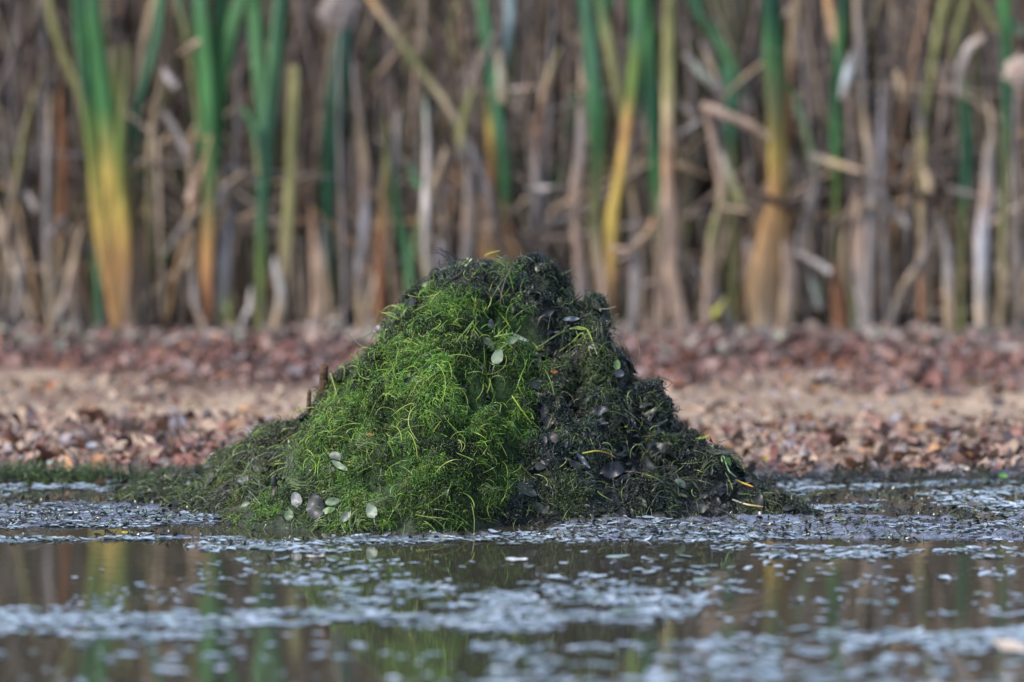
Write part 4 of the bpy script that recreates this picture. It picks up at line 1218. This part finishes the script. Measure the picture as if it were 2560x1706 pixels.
DEAD = [  # label or None (a broken leaf, made part of the nearest stalk), view, points, width, colours
    ('pale straw leaf leaning right at the far left edge', 1, [(25, 1380), (25, 1000), (45, 870), (90, 650), (150, 450), (212, 240)], [20, 30, 36, 30, 30, 18], [GRY, TAN_, PNK, YGR, YGR, TAN_]),
    ('rust brown upright stalk left of the yellow-based cattail', 1, [(265, 1390), (262, 920), (270, 700), (265, 480), (280, 300)], [30, 45, 48, 45, 30], [TAN_, TAN_, RUST, RUST, RUST, TAN_]),
    ('grey upright stalk beside the rust brown stalk', 1, [(225, 1300), (212, 900), (215, 620), (205, 400)], [30, 36, 36, 25], [TAN_, GRY, GRY, TAN_]),
    ('pale tan stalk with its top bent over, left foot of the yellow-based cattail', 1, [(250, 1415), (290, 1250), (330, 1080), (384, 968)], [34, 34, 34, 28], [PALE, PNK, TAN_, TAN_]),
    ('buff stalk standing right behind the bent-topped pale stalk', 1, [(315, 1400), (312, 1200), (320, 1100)], [44, 40, 24], [GRY, TAN_, PNK]),
    ('beige stalk arched over to the left near the far left edge', 1, [(238, 1370), (228, 1290), (200, 1195), (150, 1160), (88, 1172)], [44, 44, 36, 32, 26], [TAN_, TAN_, PNK, TAN_, GRY]),
    ('broad dull tan stalk left of the arched beige one', 1, [(75, 1390), (80, 1150), (85, 950)], [44, 44, 24], [GRY, GRY, TAN_]),
    ('straight tan leaf slanting up right from the yellow cattail foot', 1, [(560, 1405), (650, 1290), (740, 1200), (832, 1110)], [30, 32, 32, 24], [PNK, TAN_, TAN_, PALE]),
    (None, 1, [(700, 1150), (790, 1010), (872, 905)], [40, 42, 34], [OLV, GRY, TAN_]),
    (None, 1, [(872, 185), (780, 238)], [34, 28], [PNK, TAN_]),
    (None, 1, [(710, 480), (760, 570), (815, 675)], [30, 46, 34], [GRY, GRY, GRY]),
    (None, 1, [(705, 300), (765, 380)], [30, 44], [GRY, GRY]),
    ('tan dead stalk between the two left green cattails, top at upper middle', 1, [(650, 1380), (665, 700), (680, 450), (702, 280)], [20, 30, 38, 25], [DKB, OLV, TAN_, TAN_]),
    ('tan leaf rising to the top edge right of the yellow-based cattail', 1, [(560, 1390), (590, 700), (605, 350), (640, 170), (680, -30)], [20, 30, 40, 46, 40], [DKB, OLV, TAN_, TAN_, TAN_]),
    (None, 1, [(820, 880), (852, 765)], [38, 28], [PNK, PNK]),
    (None, 1, [(1062, 758), (980, 815), (945, 910)], [32, 36, 36], [GRY, GRY, TAN_]),
    ('pale lilac-grey sheath standing right of the narrow orange-brown base', 1, [(965, 1390), (985, 1200), (995, 1000), (1022, 830)], [60, 90, 60, 20], [YGR, PALE, (.40, .37, .38), GRY]),
    ('short lime green shoot at the foot of the pale sheath', 1, [(1005, 1400), (1006, 1290)], [36, 22], [YGR, LIME]),
    ('thin pale dead leaf left of the narrow orange-brown base', 1, [(890, 1410), (850, 1300), (820, 1170)], [30, 34, 22], [PNK, GRY, GRY]),
    ('little whitish dead leaf leaning right near the pale sheath', 1, [(1070, 1385), (1078, 1330), (1108, 1250)], [26, 34, 20], [GRY, PALE, GRY]),
    ('white bleached stalk under the olive cut reed', 1, [(1212, 1400), (1212, 1260), (1208, 1120)], [46, 42, 40], [TAN_, PALE, (.62, .58, .58)]),
    ('orange-brown broad stalk left of the white bleached stalk', 1, [(1150, 1400), (1158, 1200), (1120, 1110)], [56, 60, 40], [TAN_, (.38, .24, .13), PNK]),
    ('brown-tan thick stalk with a narrow tip, left of the mound', 1, [(1385, 1410), (1380, 1200), (1368, 890)], [80, 76, 30], [PNK, PNK, (.40, .25, .16)]),
    ('pale stalk just right of the brown-tan thick stalk', 1, [(1425, 1400), (1422, 1200), (1414, 965)], [40, 46, 36], [TAN_, TAN_, PALE]),
    (None, 1, [(112, 835), (160, 915)], [36, 36], [GRY, PALE]),
    (None, 1, [(215, 1030), (292, 940)], [40, 34], [GRY, GRY]),
    ('short pinkish stump right against the yellow cattail base', 1, [(572, 1395), (575, 1200), (592, 1055)], [36, 40, 30], [TAN_, PNK, PNK]),
    ('long broken stem slanting from the top edge down to the mound top', 2, [(800, 1100), (720, 760), (612, 530), (540, 420), (440, 300), (330, 150), (205, -20)], [24, 34, 36, 40, 40, 38, 40], [DKB, GRY, GRY, TAN_, OLV, TAN_, ORA]),
    (None, 2, [(615, 690), (612, 570), (640, 460), (665, 380)], [40, 42, 38, 30], [GRY, YGR, OLV, OLV]),
    ('grey-tan tall stalk left of the mound top, straight and bright', 2, [(180, 1380), (180, 1200), (200, 1050), (190, 900), (182, 700), (165, 480), (148, 220)], [46, 60, 50, 50, 54, 50, 30], [TAN_, GRY, (.36, .34, .36), PNK, TAN_, GRY, GRY]),
    ('brown-olive stalk next to the bright grey-tan one', 2, [(275, 1380), (262, 1000), (280, 700), (285, 480)], [44, 50, 48, 28], [RUST, RUST, OLV, OLV]),
    ('pinkish blunt dead leaf leaning right of the forked green base', 2, [(480, 1350), (500, 1140), (545, 1055)], [30, 46, 40], [OLV, GRY, (.42, .34, .36)]),
    ('grey stalk with a pale knot, upper middle left', 2, [(480, 1300), (470, 900), (465, 760), (450, 500), (460, 420)], [40, 40, 40, 30, 36], [OLV, GRY, PALE, GRY, (.3, .34, .28)]),
    ('broad grey-brown stalk directly left of the mound top', 2, [(650, 1150), (640, 950), (650, 780), (635, 640)], [60, 70, 50, 26], [GRY, PNK, GRY, GRY]),
    (None, 2, [(798, 445), (790, 330), (780, 215)], [44, 44, 30], [TAN_, (.40, .38, .28), TAN_]),
    ('tan leaf slanting up right behind the mound top', 2, [(940, 1150), (950, 780), (930, 560), (970, 430), (1010, 320), (1055, 210)], [30, 36, 36, 40, 42, 34], [DKB, GRY, GRY, RUST, TAN_, YGR]),
    (None, 2, [(830, 390), (900, 382), (975, 380)], [30, 38, 36], [GRY, PNK, PNK]),
    (None, 2, [(690, 402), (765, 398)], [34, 30], [TAN_, PNK]),
    (None, 2, [(1070, 392), (1165, 375)], [34, 34], [TAN_, PNK]),
    (None, 2, [(900, 832), (1010, 815), (1110, 822)], [30, 34, 30], [GRY, GRY, GRY]),
    (None, 2, [(915, 1025), (1000, 980), (1085, 945)], [32, 36, 30], [DKB, GRY, GRY]),
    (None, 2, [(845, 930), (905, 865)], [30, 32], [GRY, TAN_]),
    ('tan upright stalk left beside the golden-sheath cattail', 2, [(1150, 1350), (1130, 1050), (1112, 900), (1128, 700), (1135, 450), (1120, 200)], [40, 46, 46, 55, 60, 36], [GRY, PNK, PNK, GRY, TAN_, GRY]),
    ('tall tan stem reaching the top edge right of the dark green cattail', 2, [(1580, 1450), (1530, 1250), (1510, 1000), (1508, 700), (1520, 400), (1532, 100), (1542, -50)], [90, 90, 74, 62, 66, 66, 60], [PNK, PNK, PNK, (.36, .22, .14), TAN_, YGR, OLV, OLV]),
    ('bent tan leaf with a hook pointing left at the golden-sheath cattail', 2, [(1480, 1300), (1485, 1000), (1490, 860)], [30, 40, 44], [PNK, PNK, (.48, .36, .26)]),
    (None, 2, [(1258, 1078), (1360, 1088), (1430, 1025), (1462, 950)], [34, 42, 40, 30], [PNK, PNK, TAN_, RUST]),
    ('dark brown stem slanting behind the golden-sheath cattail', 2, [(1120, 1460), (1180, 1390), (1300, 1200), (1420, 1040)], [30, 34, 34, 26], [RUST, DKB, (.14, .09, .07), RUST]),
    ('arched pinkish dead leaf at the foot of the tall tan stem', 2, [(1478, 1440), (1490, 1270), (1462, 1215), (1410, 1245)], [40, 46, 40, 24], [TAN_, PNK, PNK, GRY]),
    ('grey broad stalk between golden-sheath cattail and tall tan stem', 2, [(1360, 1380), (1365, 1200), (1385, 940)], [50, 64, 36], [GRY, GRY, GRY]),
    ('pale green shoot glimpsed beside the small side peak of the mound', 2, [(1150, 1400), (1150, 1330), (1150, 1235)], [70, 66, 40], [LGN, (.26, .36, .16), (.28, .36, .2)]),
    ('thin leaf bent twice, green above and grey below, right of the orange fan', 3, [(640, 1400), (590, 1080), (640, 900), (672, 780), (620, 620), (570, 450), (495, 270)], [20, 34, 40, 38, 36, 36, 24], [GRY, PNK, GRY, GRY, (.22, .28, .14), LGN, LGN]),
    ('tan stalk with a broken pinkish leaf pointing right, left of the orange fan', 3, [(200, 1300), (215, 1000), (258, 870), (222, 720), (190, 540), (165, 450)], [44, 44, 44, 46, 42, 40], [PNK, TAN_, OLV, PNK, PNK, PNK]),
    (None, 3, [(165, 460), (290, 510), (380, 550), (462, 605)], [40, 42, 42, 34], [TAN_, PNK, (.50, .37, .29), PNK]),
    (None, 3, [(640, 680), (740, 712), (865, 748)], [32, 42, 34], [PNK, (.46, .35, .2), GRY]),
    (None, 3, [(62, 455), (135, 502)], [30, 26], [GRY, GRY]),
    (None, 3, [(75, 585), (155, 528)], [30, 26], [GRY, GRY]),
    (None, 3, [(88, 235), (160, 320), (245, 405)], [30, 42, 36], [GRY, (.3, .33, .27), GRY]),
    (None, 3, [(165, 180), (210, 290), (245, 380)], [24, 34, 24], [GRY, TAN_, GRY]),
    (None, 3, [(340, 885), (290, 780), (245, 660)], [36, 40, 28], [YGR, (.28, .27, .17), GRY]),
    (None, 3, [(255, 905), (365, 918)], [36, 40], [TAN_, PNK]),
    (None, 3, [(55, 715), (190, 770)], [32, 28], [TAN_, TAN_]),
    ('tan leaf hanging from the top edge left of the orange fan cattail blades', 3, [(520, 1100), (530, 600), (548, 375), (570, 200), (592, -40)], [20, 26, 36, 50, 50], [DKB, OLV, RUST, TAN_, TAN_]),
    ('short orange-tan leaf hanging from the top edge right of the orange fan', 3, [(800, 1000), (800, 500), (772, 220), (742, 100), (718, -40)], [20, 26, 44, 50, 46], [DKB, GRY, PNK, (.42, .28, .17), ORA]),
    (None, 3, [(775, 430), (800, 320), (835, 215)], [30, 46, 30], [GRY, (.36, .40, .42), GRY]),
    ('grey wide stalk right of the rust red stump', 3, [(875, 1440), (868, 1250), (862, 1000), (838, 820)], [80, 90, 80, 40], [GRY, GRY, PNK, PNK]),
    ('rust red broad stump right of the orange fan', 3, [(765, 1435), (755, 1280), (750, 1130)], [86, 80, 40], [RUST, RUST, (.2, .1, .06)]),
    ('thin pale greenish stalk between rust stump and grey wide stalk', 3, [(828, 1450), (812, 1300), (792, 1200), (788, 1050), (832, 850)], [36, 38, 34, 34, 30], [(.34, .38, .28), YGR, TAN_, TAN_, PNK]),
    ('grey stem slanting down right from the tall tan stem foot', 3, [(295, 1410), (180, 1230), (65, 1090)], [36, 42, 34], [GRY, GRY, GRY]),
    (None, 3, [(640, 1190), (660, 1260), (682, 1345)], [26, 40, 34], [GRY, (.3, .34, .27), GRY]),
    (None, 3, [(570, 1098), (650, 1135), (725, 1185)], [36, 40, 30], [PALE, GRY, GRY]),
    ('lemon yellow short leaf at the foot of the reeds right of the mound', 3, [(150, 1480), (190, 1385), (272, 1288)], [36, 46, 26], [YGR, (.48, .46, .10), YGR]),
    ('grey-tan leaf leaning right in a long slant in the right half', 3, [(975, 1410), (1040, 1250), (1145, 1130), (1190, 970)], [40, 50, 50, 36], [GRY, TAN_, GRY, GRY]),
    ('bright tan stalk with curved grey top crossing the long slant', 3, [(1262, 1510), (1255, 1330), (1235, 1150), (1210, 1030), (1175, 915)], [44, 58, 50, 46, 34], [TAN_, (.48, .34, .22), PALE, GRY, GRY]),
    ('bone white tall stalk near the right edge, knotted halfway', 3, [(1380, 1420), (1395, 1250), (1400, 1000), (1410, 800), (1402, 700), (1432, 550), (1412, 395)], [40, 66, 76, 66, 60, 46, 40], [(.55, .42, .3), PALE, (.44, .43, .47), PNK, GRY, TAN_, PNK]),
    ('brown stalk leaning left at the right edge', 3, [(1570, 1250), (1500, 1000), (1450, 860), (1430, 740)], [40, 44, 44, 26], [TAN_, GRY, GRY, GRY]),
    (None, 3, [(1500, 1300), (1450, 1140)], [34, 26], [PNK, GRY]),
    (None, 3, [(1245, 825), (1400, 856), (1535, 850)], [34, 40, 36], [PNK, GRY, GRY]),
    (None, 3, [(340, 828), (500, 880), (625, 922)], [26, 34, 28], [DKB, DKB, (.1, .06, .05)]),
    (None, 3, [(945, 785), (1100, 850), (1225, 892)], [34, 46, 34], [DKB, DKB, DKB]),
    (None, 3, [(1278, 425), (1290, 300), (1330, 200), (1392, 158)], [26, 40, 44, 34], [GRY, GRY, (.42, .38, .36), PNK]),
    ('brown-grey stalk in the middle of the right third, slightly bent', 3, [(905, 1420), (895, 1000), (900, 700), (860, 500), (870, 300), (850, -40)], [30, 44, 44, 40, 40, 40], [GRY, GRY, GRY, TAN_, GRY, TAN_]),
    ('greyish stalk leaning left right of the bent brown-grey one', 3, [(960, 1400), (970, 900), (950, 500), (930, 230)], [30, 36, 40, 30], [GRY, GRY, (.33, .31, .34), GRY]),
    ('olive stalk reaching the top edge in the right third', 3, [(1130, 1400), (1130, 900), (1140, 500), (1180, 200), (1215, -40)], [26, 34, 38, 44, 46], [RUST, TAN_, OLV, OLV, OLV]),
    (None, 3, [(1130, 720), (1160, 830)], [28, 36], [TAN_, TAN_]),
    (None, 3, [(1095, 430), (1125, 560)], [30, 38], [GRY, GRY]),
    (None, 3, [(1015, 310), (1045, 430)], [30, 36], [TAN_, TAN_]),
    (None, 3, [(955, 860), (1000, 920), (1065, 985)], [30, 42, 30], [PALE, GRY, GRY]),
]
stalks, loose = [], []
for row in DEAD:
    lab, z, pts, w, st = row
    if lab is None:
        loose.append(row)
        continue
    mb = MB()
    low_ = max(p[1] for p in pts)
    Q = blade(mb, z, pts, np.array(w) * .92, st, Y=None if low_ > 1250 else 5.25, dy=random.uniform(-.06, .12), tip=True)
    stalks.append((lab, mb, Q, []))
for row in loose:
    _, z, pts, w, st = row
    mb = MB()
    p0 = np.array(pts, float) * .574 + [ZO[z], 0]
    best, bi = 1e9, None
    for i, (lab, m2, Q, ch) in enumerate(stalks):
        qx, qy = to_px(Q)
        d = min(np.hypot(qx - e[0], qy - e[1]).min() for e in (p0[0], p0[-1]))
        if d < best:
            best, bi = d, i
    Yp = float(np.median(stalks[bi][2][:, 1]))
    blade(mb, z, pts, w, st, Y=Yp - .04, ground=False)
    stalks[bi][3].append(mb)
for lab, mb, Q, ch in stalks:
    if ch:
        root = empty('dead_reed', Q[0])
        tag(root, lab, 'dead reed', 'dead reeds at the edge of the reed bed')
        mb.build('stem', M_DEAD, root)
        for c_ in ch:
            c_.build('broken_leaf', M_DEAD, root)
    else:
        o = mb.build('dead_reed', M_DEAD)
        origin_to(o, Q[0])
        tag(o, lab, 'dead reed', 'dead reeds at the edge of the reed bed')


# cattail seed heads: stem and burst fluff
def seed_head(label, px, py, rx, rz, Y, c):
    p = at(px, py, Y)
    root = empty('seeding_cattail', (p[0], p[1], gz1(p[0], p[1])))
    tag(root, label, 'cattail', 'cattails with burst seed heads')
    zs = np.linspace(gz1(p[0], p[1]) - .03, p[2] + .02, 12)
    Q = np.stack([p[0] + .01 * np.sin(zs * 5), np.full(12, p[1]), zs], -1)
    mb = MB()
    mb.strands(Q[None], np.full((1, 12), .012), np.tile(np.array(GRY), (1, 12, 1)), np.array([[1., 0, 0]]), thick=1, sides=6)
    mb.build('stem', M_DEAD, root)
    n = 1500
    d = rng.normal(0, 1, (n, 3))
    d /= np.linalg.norm(d, axis=1, keepdims=True)
    rad = np.array([rx, rx * .8, rz]) * (1 + .35 * fbm(d[:, 0] * 3, d[:, 1] * 3, d[:, 2] * 3 + px, 7, 2))[:, None]
    a = p + d * rad * .35
    e = p + d * rad * rng.uniform(.7, 1.1, n)[:, None]
    t = np.linspace(0, 1, 4)[None, :, None]
    P = a[:, None] * (1 - t) + e[:, None] * t + rng.normal(0, .003, (n, 4, 3))
    mb = MB()
    mb.strands(P, np.tile(np.array([.004, .005, .004, .002]), (n, 1)), np.array(c) * rng.uniform(.75, 1.15, (n, 1, 1)) * np.ones((n, 4, 3)), rng.normal(0, 1, (n, 3)))
    mb.build('seed_head', M_FLUFF, root)


seed_head('cattail with a pale fluffy burst seed head at the top edge left of middle', 852, 24, .066, .080, 5.0, (.55, .48, .46))
seed_head('cattail with a cream pink fluffy seed head at the right edge', 2546, 180, .052, .055, 4.82, (.80, .66, .58))

# plain dead reeds: kinds of one mesh each, then copies
THK = [(.19, .155, .14), (.24, .19, .165), (.31, .225, .165), (.13, .115, .115), (.25, .155, .105), (.25, .225, .225), (.15, .145, .075), (.075, .06, .052), (.38, .30, .235)]


def plain_reed(seed):
    r = np.random.default_rng(seed)
    mb = MB()
    H = r.uniform(1.3, 2.1)
    n = 12
    z = np.linspace(-.04, H, n)
    bend = r.normal(0, .16)
    x = bend * (z / H) ** 2 + .012 * np.sin(z * 4 + r.uniform(0, 6))
    c = np.array(THK[r.integers(len(THK))])
    cc = np.array([c * (1 + .25 * math.sin(k * .9 + seed)) for k in range(n)])
    mb.strands(np.stack([x, r.normal(0, .05) * z, z], -1)[None], (r.uniform(.010, .022) * np.interp(z / H, [0, .2, 1], [1.2, 1, .4]))[None], cc[None],
               np.array([[1., .2, 0]]), thick=.4, sides=5)
    for k in range(r.integers(3, 6)):
        h0 = r.uniform(0, 1.1)
        L = r.uniform(.35, 1.0)
        a = r.normal(0, .30)
        kink = r.uniform(.3, .9)
        t = np.linspace(0, 1, 9)
        ang = a + np.where(t > kink, r.normal(0, 1.4), 0)
        dx = np.cumsum(np.sin(ang)) * L / 9
        dz = np.cumsum(np.cos(ang)) * L / 9
        x0 = np.interp(h0, z, x)
        P = np.stack([x0 + dx, r.normal(0, .15) * t * L, np.maximum(h0 + dz, -.02)], -1)
        c = np.array(THK[r.integers(len(THK))])
        mb.strands(P[None], (r.uniform(.012, .028) * np.interp(t, [0, .2, .8, 1], [.8, 1, .7, .15]))[None], np.tile(c, (1, 9, 1)), np.array([[1., r.normal(0, .6), .1]]), thick=.25, sides=4)
    return mb


protos = []
PLAIN = 'thin dull grey-brown dead reed deep in the thicket behind the brighter stalks'
for k in range(16):
    o = plain_reed(300 + k).build('plain_reed', M_DEAD)
    tag(o, PLAIN, 'dead reed', 'plain dead reeds in the thicket')
    protos.append(o)
NPLAIN = 225
for k in range(NPLAIN):
    x = -2.15 + 4.3 * (k + random.random()) / NPLAIN
    y = 5.42 + random.random() ** 1.1 * 1.1
    o = protos[k] if k < 16 else protos[random.randrange(16)].copy()
    if k >= 16:
        C.objects.link(o)
    o.location = (x, y, gz1(x, y))
    o.rotation_euler = (0, 0, random.choice([0, math.pi]) + random.uniform(-.5, .5))
    s = random.uniform(.85, 1.15)
    o.scale = (s, s, s)

# thin kinked leaves among the front stalks
BENT = 'thin kinked straw-coloured dead leaf standing among the front stalks'


def bent_leaf(seed):
    r = np.random.default_rng(seed)
    mb = MB()
    for k in range(r.integers(1, 3)):
        L = r.uniform(.45, 1.25)
        kink, turn = r.uniform(.35, .8), r.choice([-1, 1]) * r.uniform(.9, 2.3)
        t = np.linspace(0, 1, 16)
        ang = r.normal(0, .18) + r.normal(0, .3) * t + turn * smooth(kink - .04, kink + .05, t)
        x = np.cumsum(np.sin(ang)) * L / 16
        z = np.maximum(np.cumsum(np.cos(ang)) * L / 16 - .03, .0)
        c = np.array([(.36, .27, .18), (.30, .235, .19), (.42, .33, .25), (.26, .225, .21), (.33, .21, .12)][r.integers(5)])
        cc = c[None] * (1 + .2 * np.sin(t * 9 + seed))[:, None]
        mb.strands(np.stack([x, r.normal(0, .06) * t, z], -1)[None], (r.uniform(.012, .024) * np.interp(t, [0, .1, .7, 1], [.8, 1, .85, .2]))[None], cc[None],
                   np.array([[1., r.normal(0, .4), .1]]), thick=.22, sides=4)
    return mb


bents = []
for k in range(70):
    x = -2.0 + 4.0 * (k + random.random()) / 70
    y = random.uniform(5.28, 5.62)
    if k < 12:
        o = bent_leaf(900 + k).build('bent_reed_leaf', M_DEAD)
        tag(o, BENT, 'dead reed', 'kinked dead leaves among the front stalks')
        bents.append(o)
    else:
        o = bents[random.randrange(12)].copy()
        C.objects.link(o)
    o.location = (x, y, gz1(x, y))
    o.rotation_euler = (0, 0, random.choice([0, math.pi]) + random.uniform(-.5, .5))
    o.scale = [random.uniform(.8, 1.2)] * 3

# the rest of the reed bed
n = 13000
x = rng.uniform(-7, 7, n)
y = 5.6 + rng.uniform(0, 1, n) ** 1.4 * 7.0
k = (np.abs(x) > 2.2) & (rng.uniform(0, 1, n) < .45)
y[k] -= rng.uniform(0, .55, k.sum())
z0 = ground_z(x, y)
H = np.where(rng.uniform(0, 1, n) < .25, rng.uniform(.5, 1.4, n), rng.uniform(1.7, 2.6, n))
lean = rng.normal(0, .10, n)
bx = rng.normal(0, .16, n)
t = np.linspace(0, 1, 8)
kk = rng.uniform(.3, 1.3, n)
brk = np.where(rng.uniform(0, 1, n) < .3, rng.normal(0, .9, n), 0)
px_ = x[:, None] + (lean[:, None] * t + bx[:, None] * t ** 2) * H[:, None] + brk[:, None] * np.maximum(t[None] - kk[:, None], 0) * H[:, None]
pz_ = z0[:, None] - .03 + H[:, None] * t - np.abs(brk)[:, None] * .8 * np.maximum(t[None] - kk[:, None], 0) * H[:, None]
py_ = y[:, None] + rng.normal(0, .08, n)[:, None] * t * H[:, None]
W = rng.uniform(.012, .034, n)[:, None] * np.interp(t, [0, .2, .7, 1], [1, 1, .8, .2])[None]
c = pick(THK + [(.04, .15, .06)], n, [.13, .13, .1, .13, .1, .12, .08, .1, .06, .05])
mb = MB()
mb.strands(np.stack([px_, py_, pz_], -1), W, ramp(c * .9, c, 8), np.stack([np.ones(n), rng.normal(0, .5, n), np.zeros(n)], -1), thick=.3, sides=4)
# fallen, crossing leaves low in the bed
n = 1300
x = rng.uniform(-6, 6, n)
y = 5.45 + rng.uniform(0, 1, n) ** 1.2 * 2.5
L = rng.uniform(.15, .6, n)
a = rng.normal(0, .9, n) + np.where(rng.uniform(0, 1, n) < .5, 0, math.pi)
h = ground_z(x, y) + rng.uniform(0, .9, n) ** 2 + .02
t = np.linspace(0, 1, 6)
P = np.stack([x[:, None] + np.cos(a)[:, None] * L[:, None] * (t - .5), y[:, None] + 0 * t[None], h[:, None] + np.abs(np.sin(a))[:, None] * L[:, None] * t - .12 * L[:, None] * np.sin(t * 3.1)], -1)
c = pick(THK, n)
mb.strands(P, rng.uniform(.012, .028, n)[:, None] * np.interp(t, [0, .3, 1], [.7, 1, .3])[None], ramp(c, c, 6), np.stack([0 * x, rng.normal(0, .4, n), np.ones(n)], -1), thick=.3, sides=4)
tag(mb.build('reed_thicket', M_DEAD), 'dense brown mass of dead reeds filling the background', 'reed bed', kind='stuff')

# rubble of broken reed at the foot of the bed
n = 2600
x = rng.uniform(-4.6, 4.6, n)
y = 4.85 + rng.normal(0, .22, n)
z = ground_z(x, y) + rng.uniform(0, .05, n)
N = np.stack([rng.normal(0, .5, n), rng.normal(-.3, .5, n), np.ones(n)], -1)
L = rng.uniform(.03, .11, n)
mb = MB()
mb.leaves(np.stack([x, y, z], -1), frames(N, .3), L, L * rng.uniform(.15, .5, n), pick([(.20, .15, .13), (.28, .22, .20), (.13, .10, .09), (.36, .30, .27), (.17, .17, .13)], n), rng.normal(0, .15, n), rng.normal(0, .3, n))
tag(mb.build('reed_rubble', M_LITTER), 'broken bits of reed heaped along the foot of the reed bed', 'plant litter', kind='stuff')
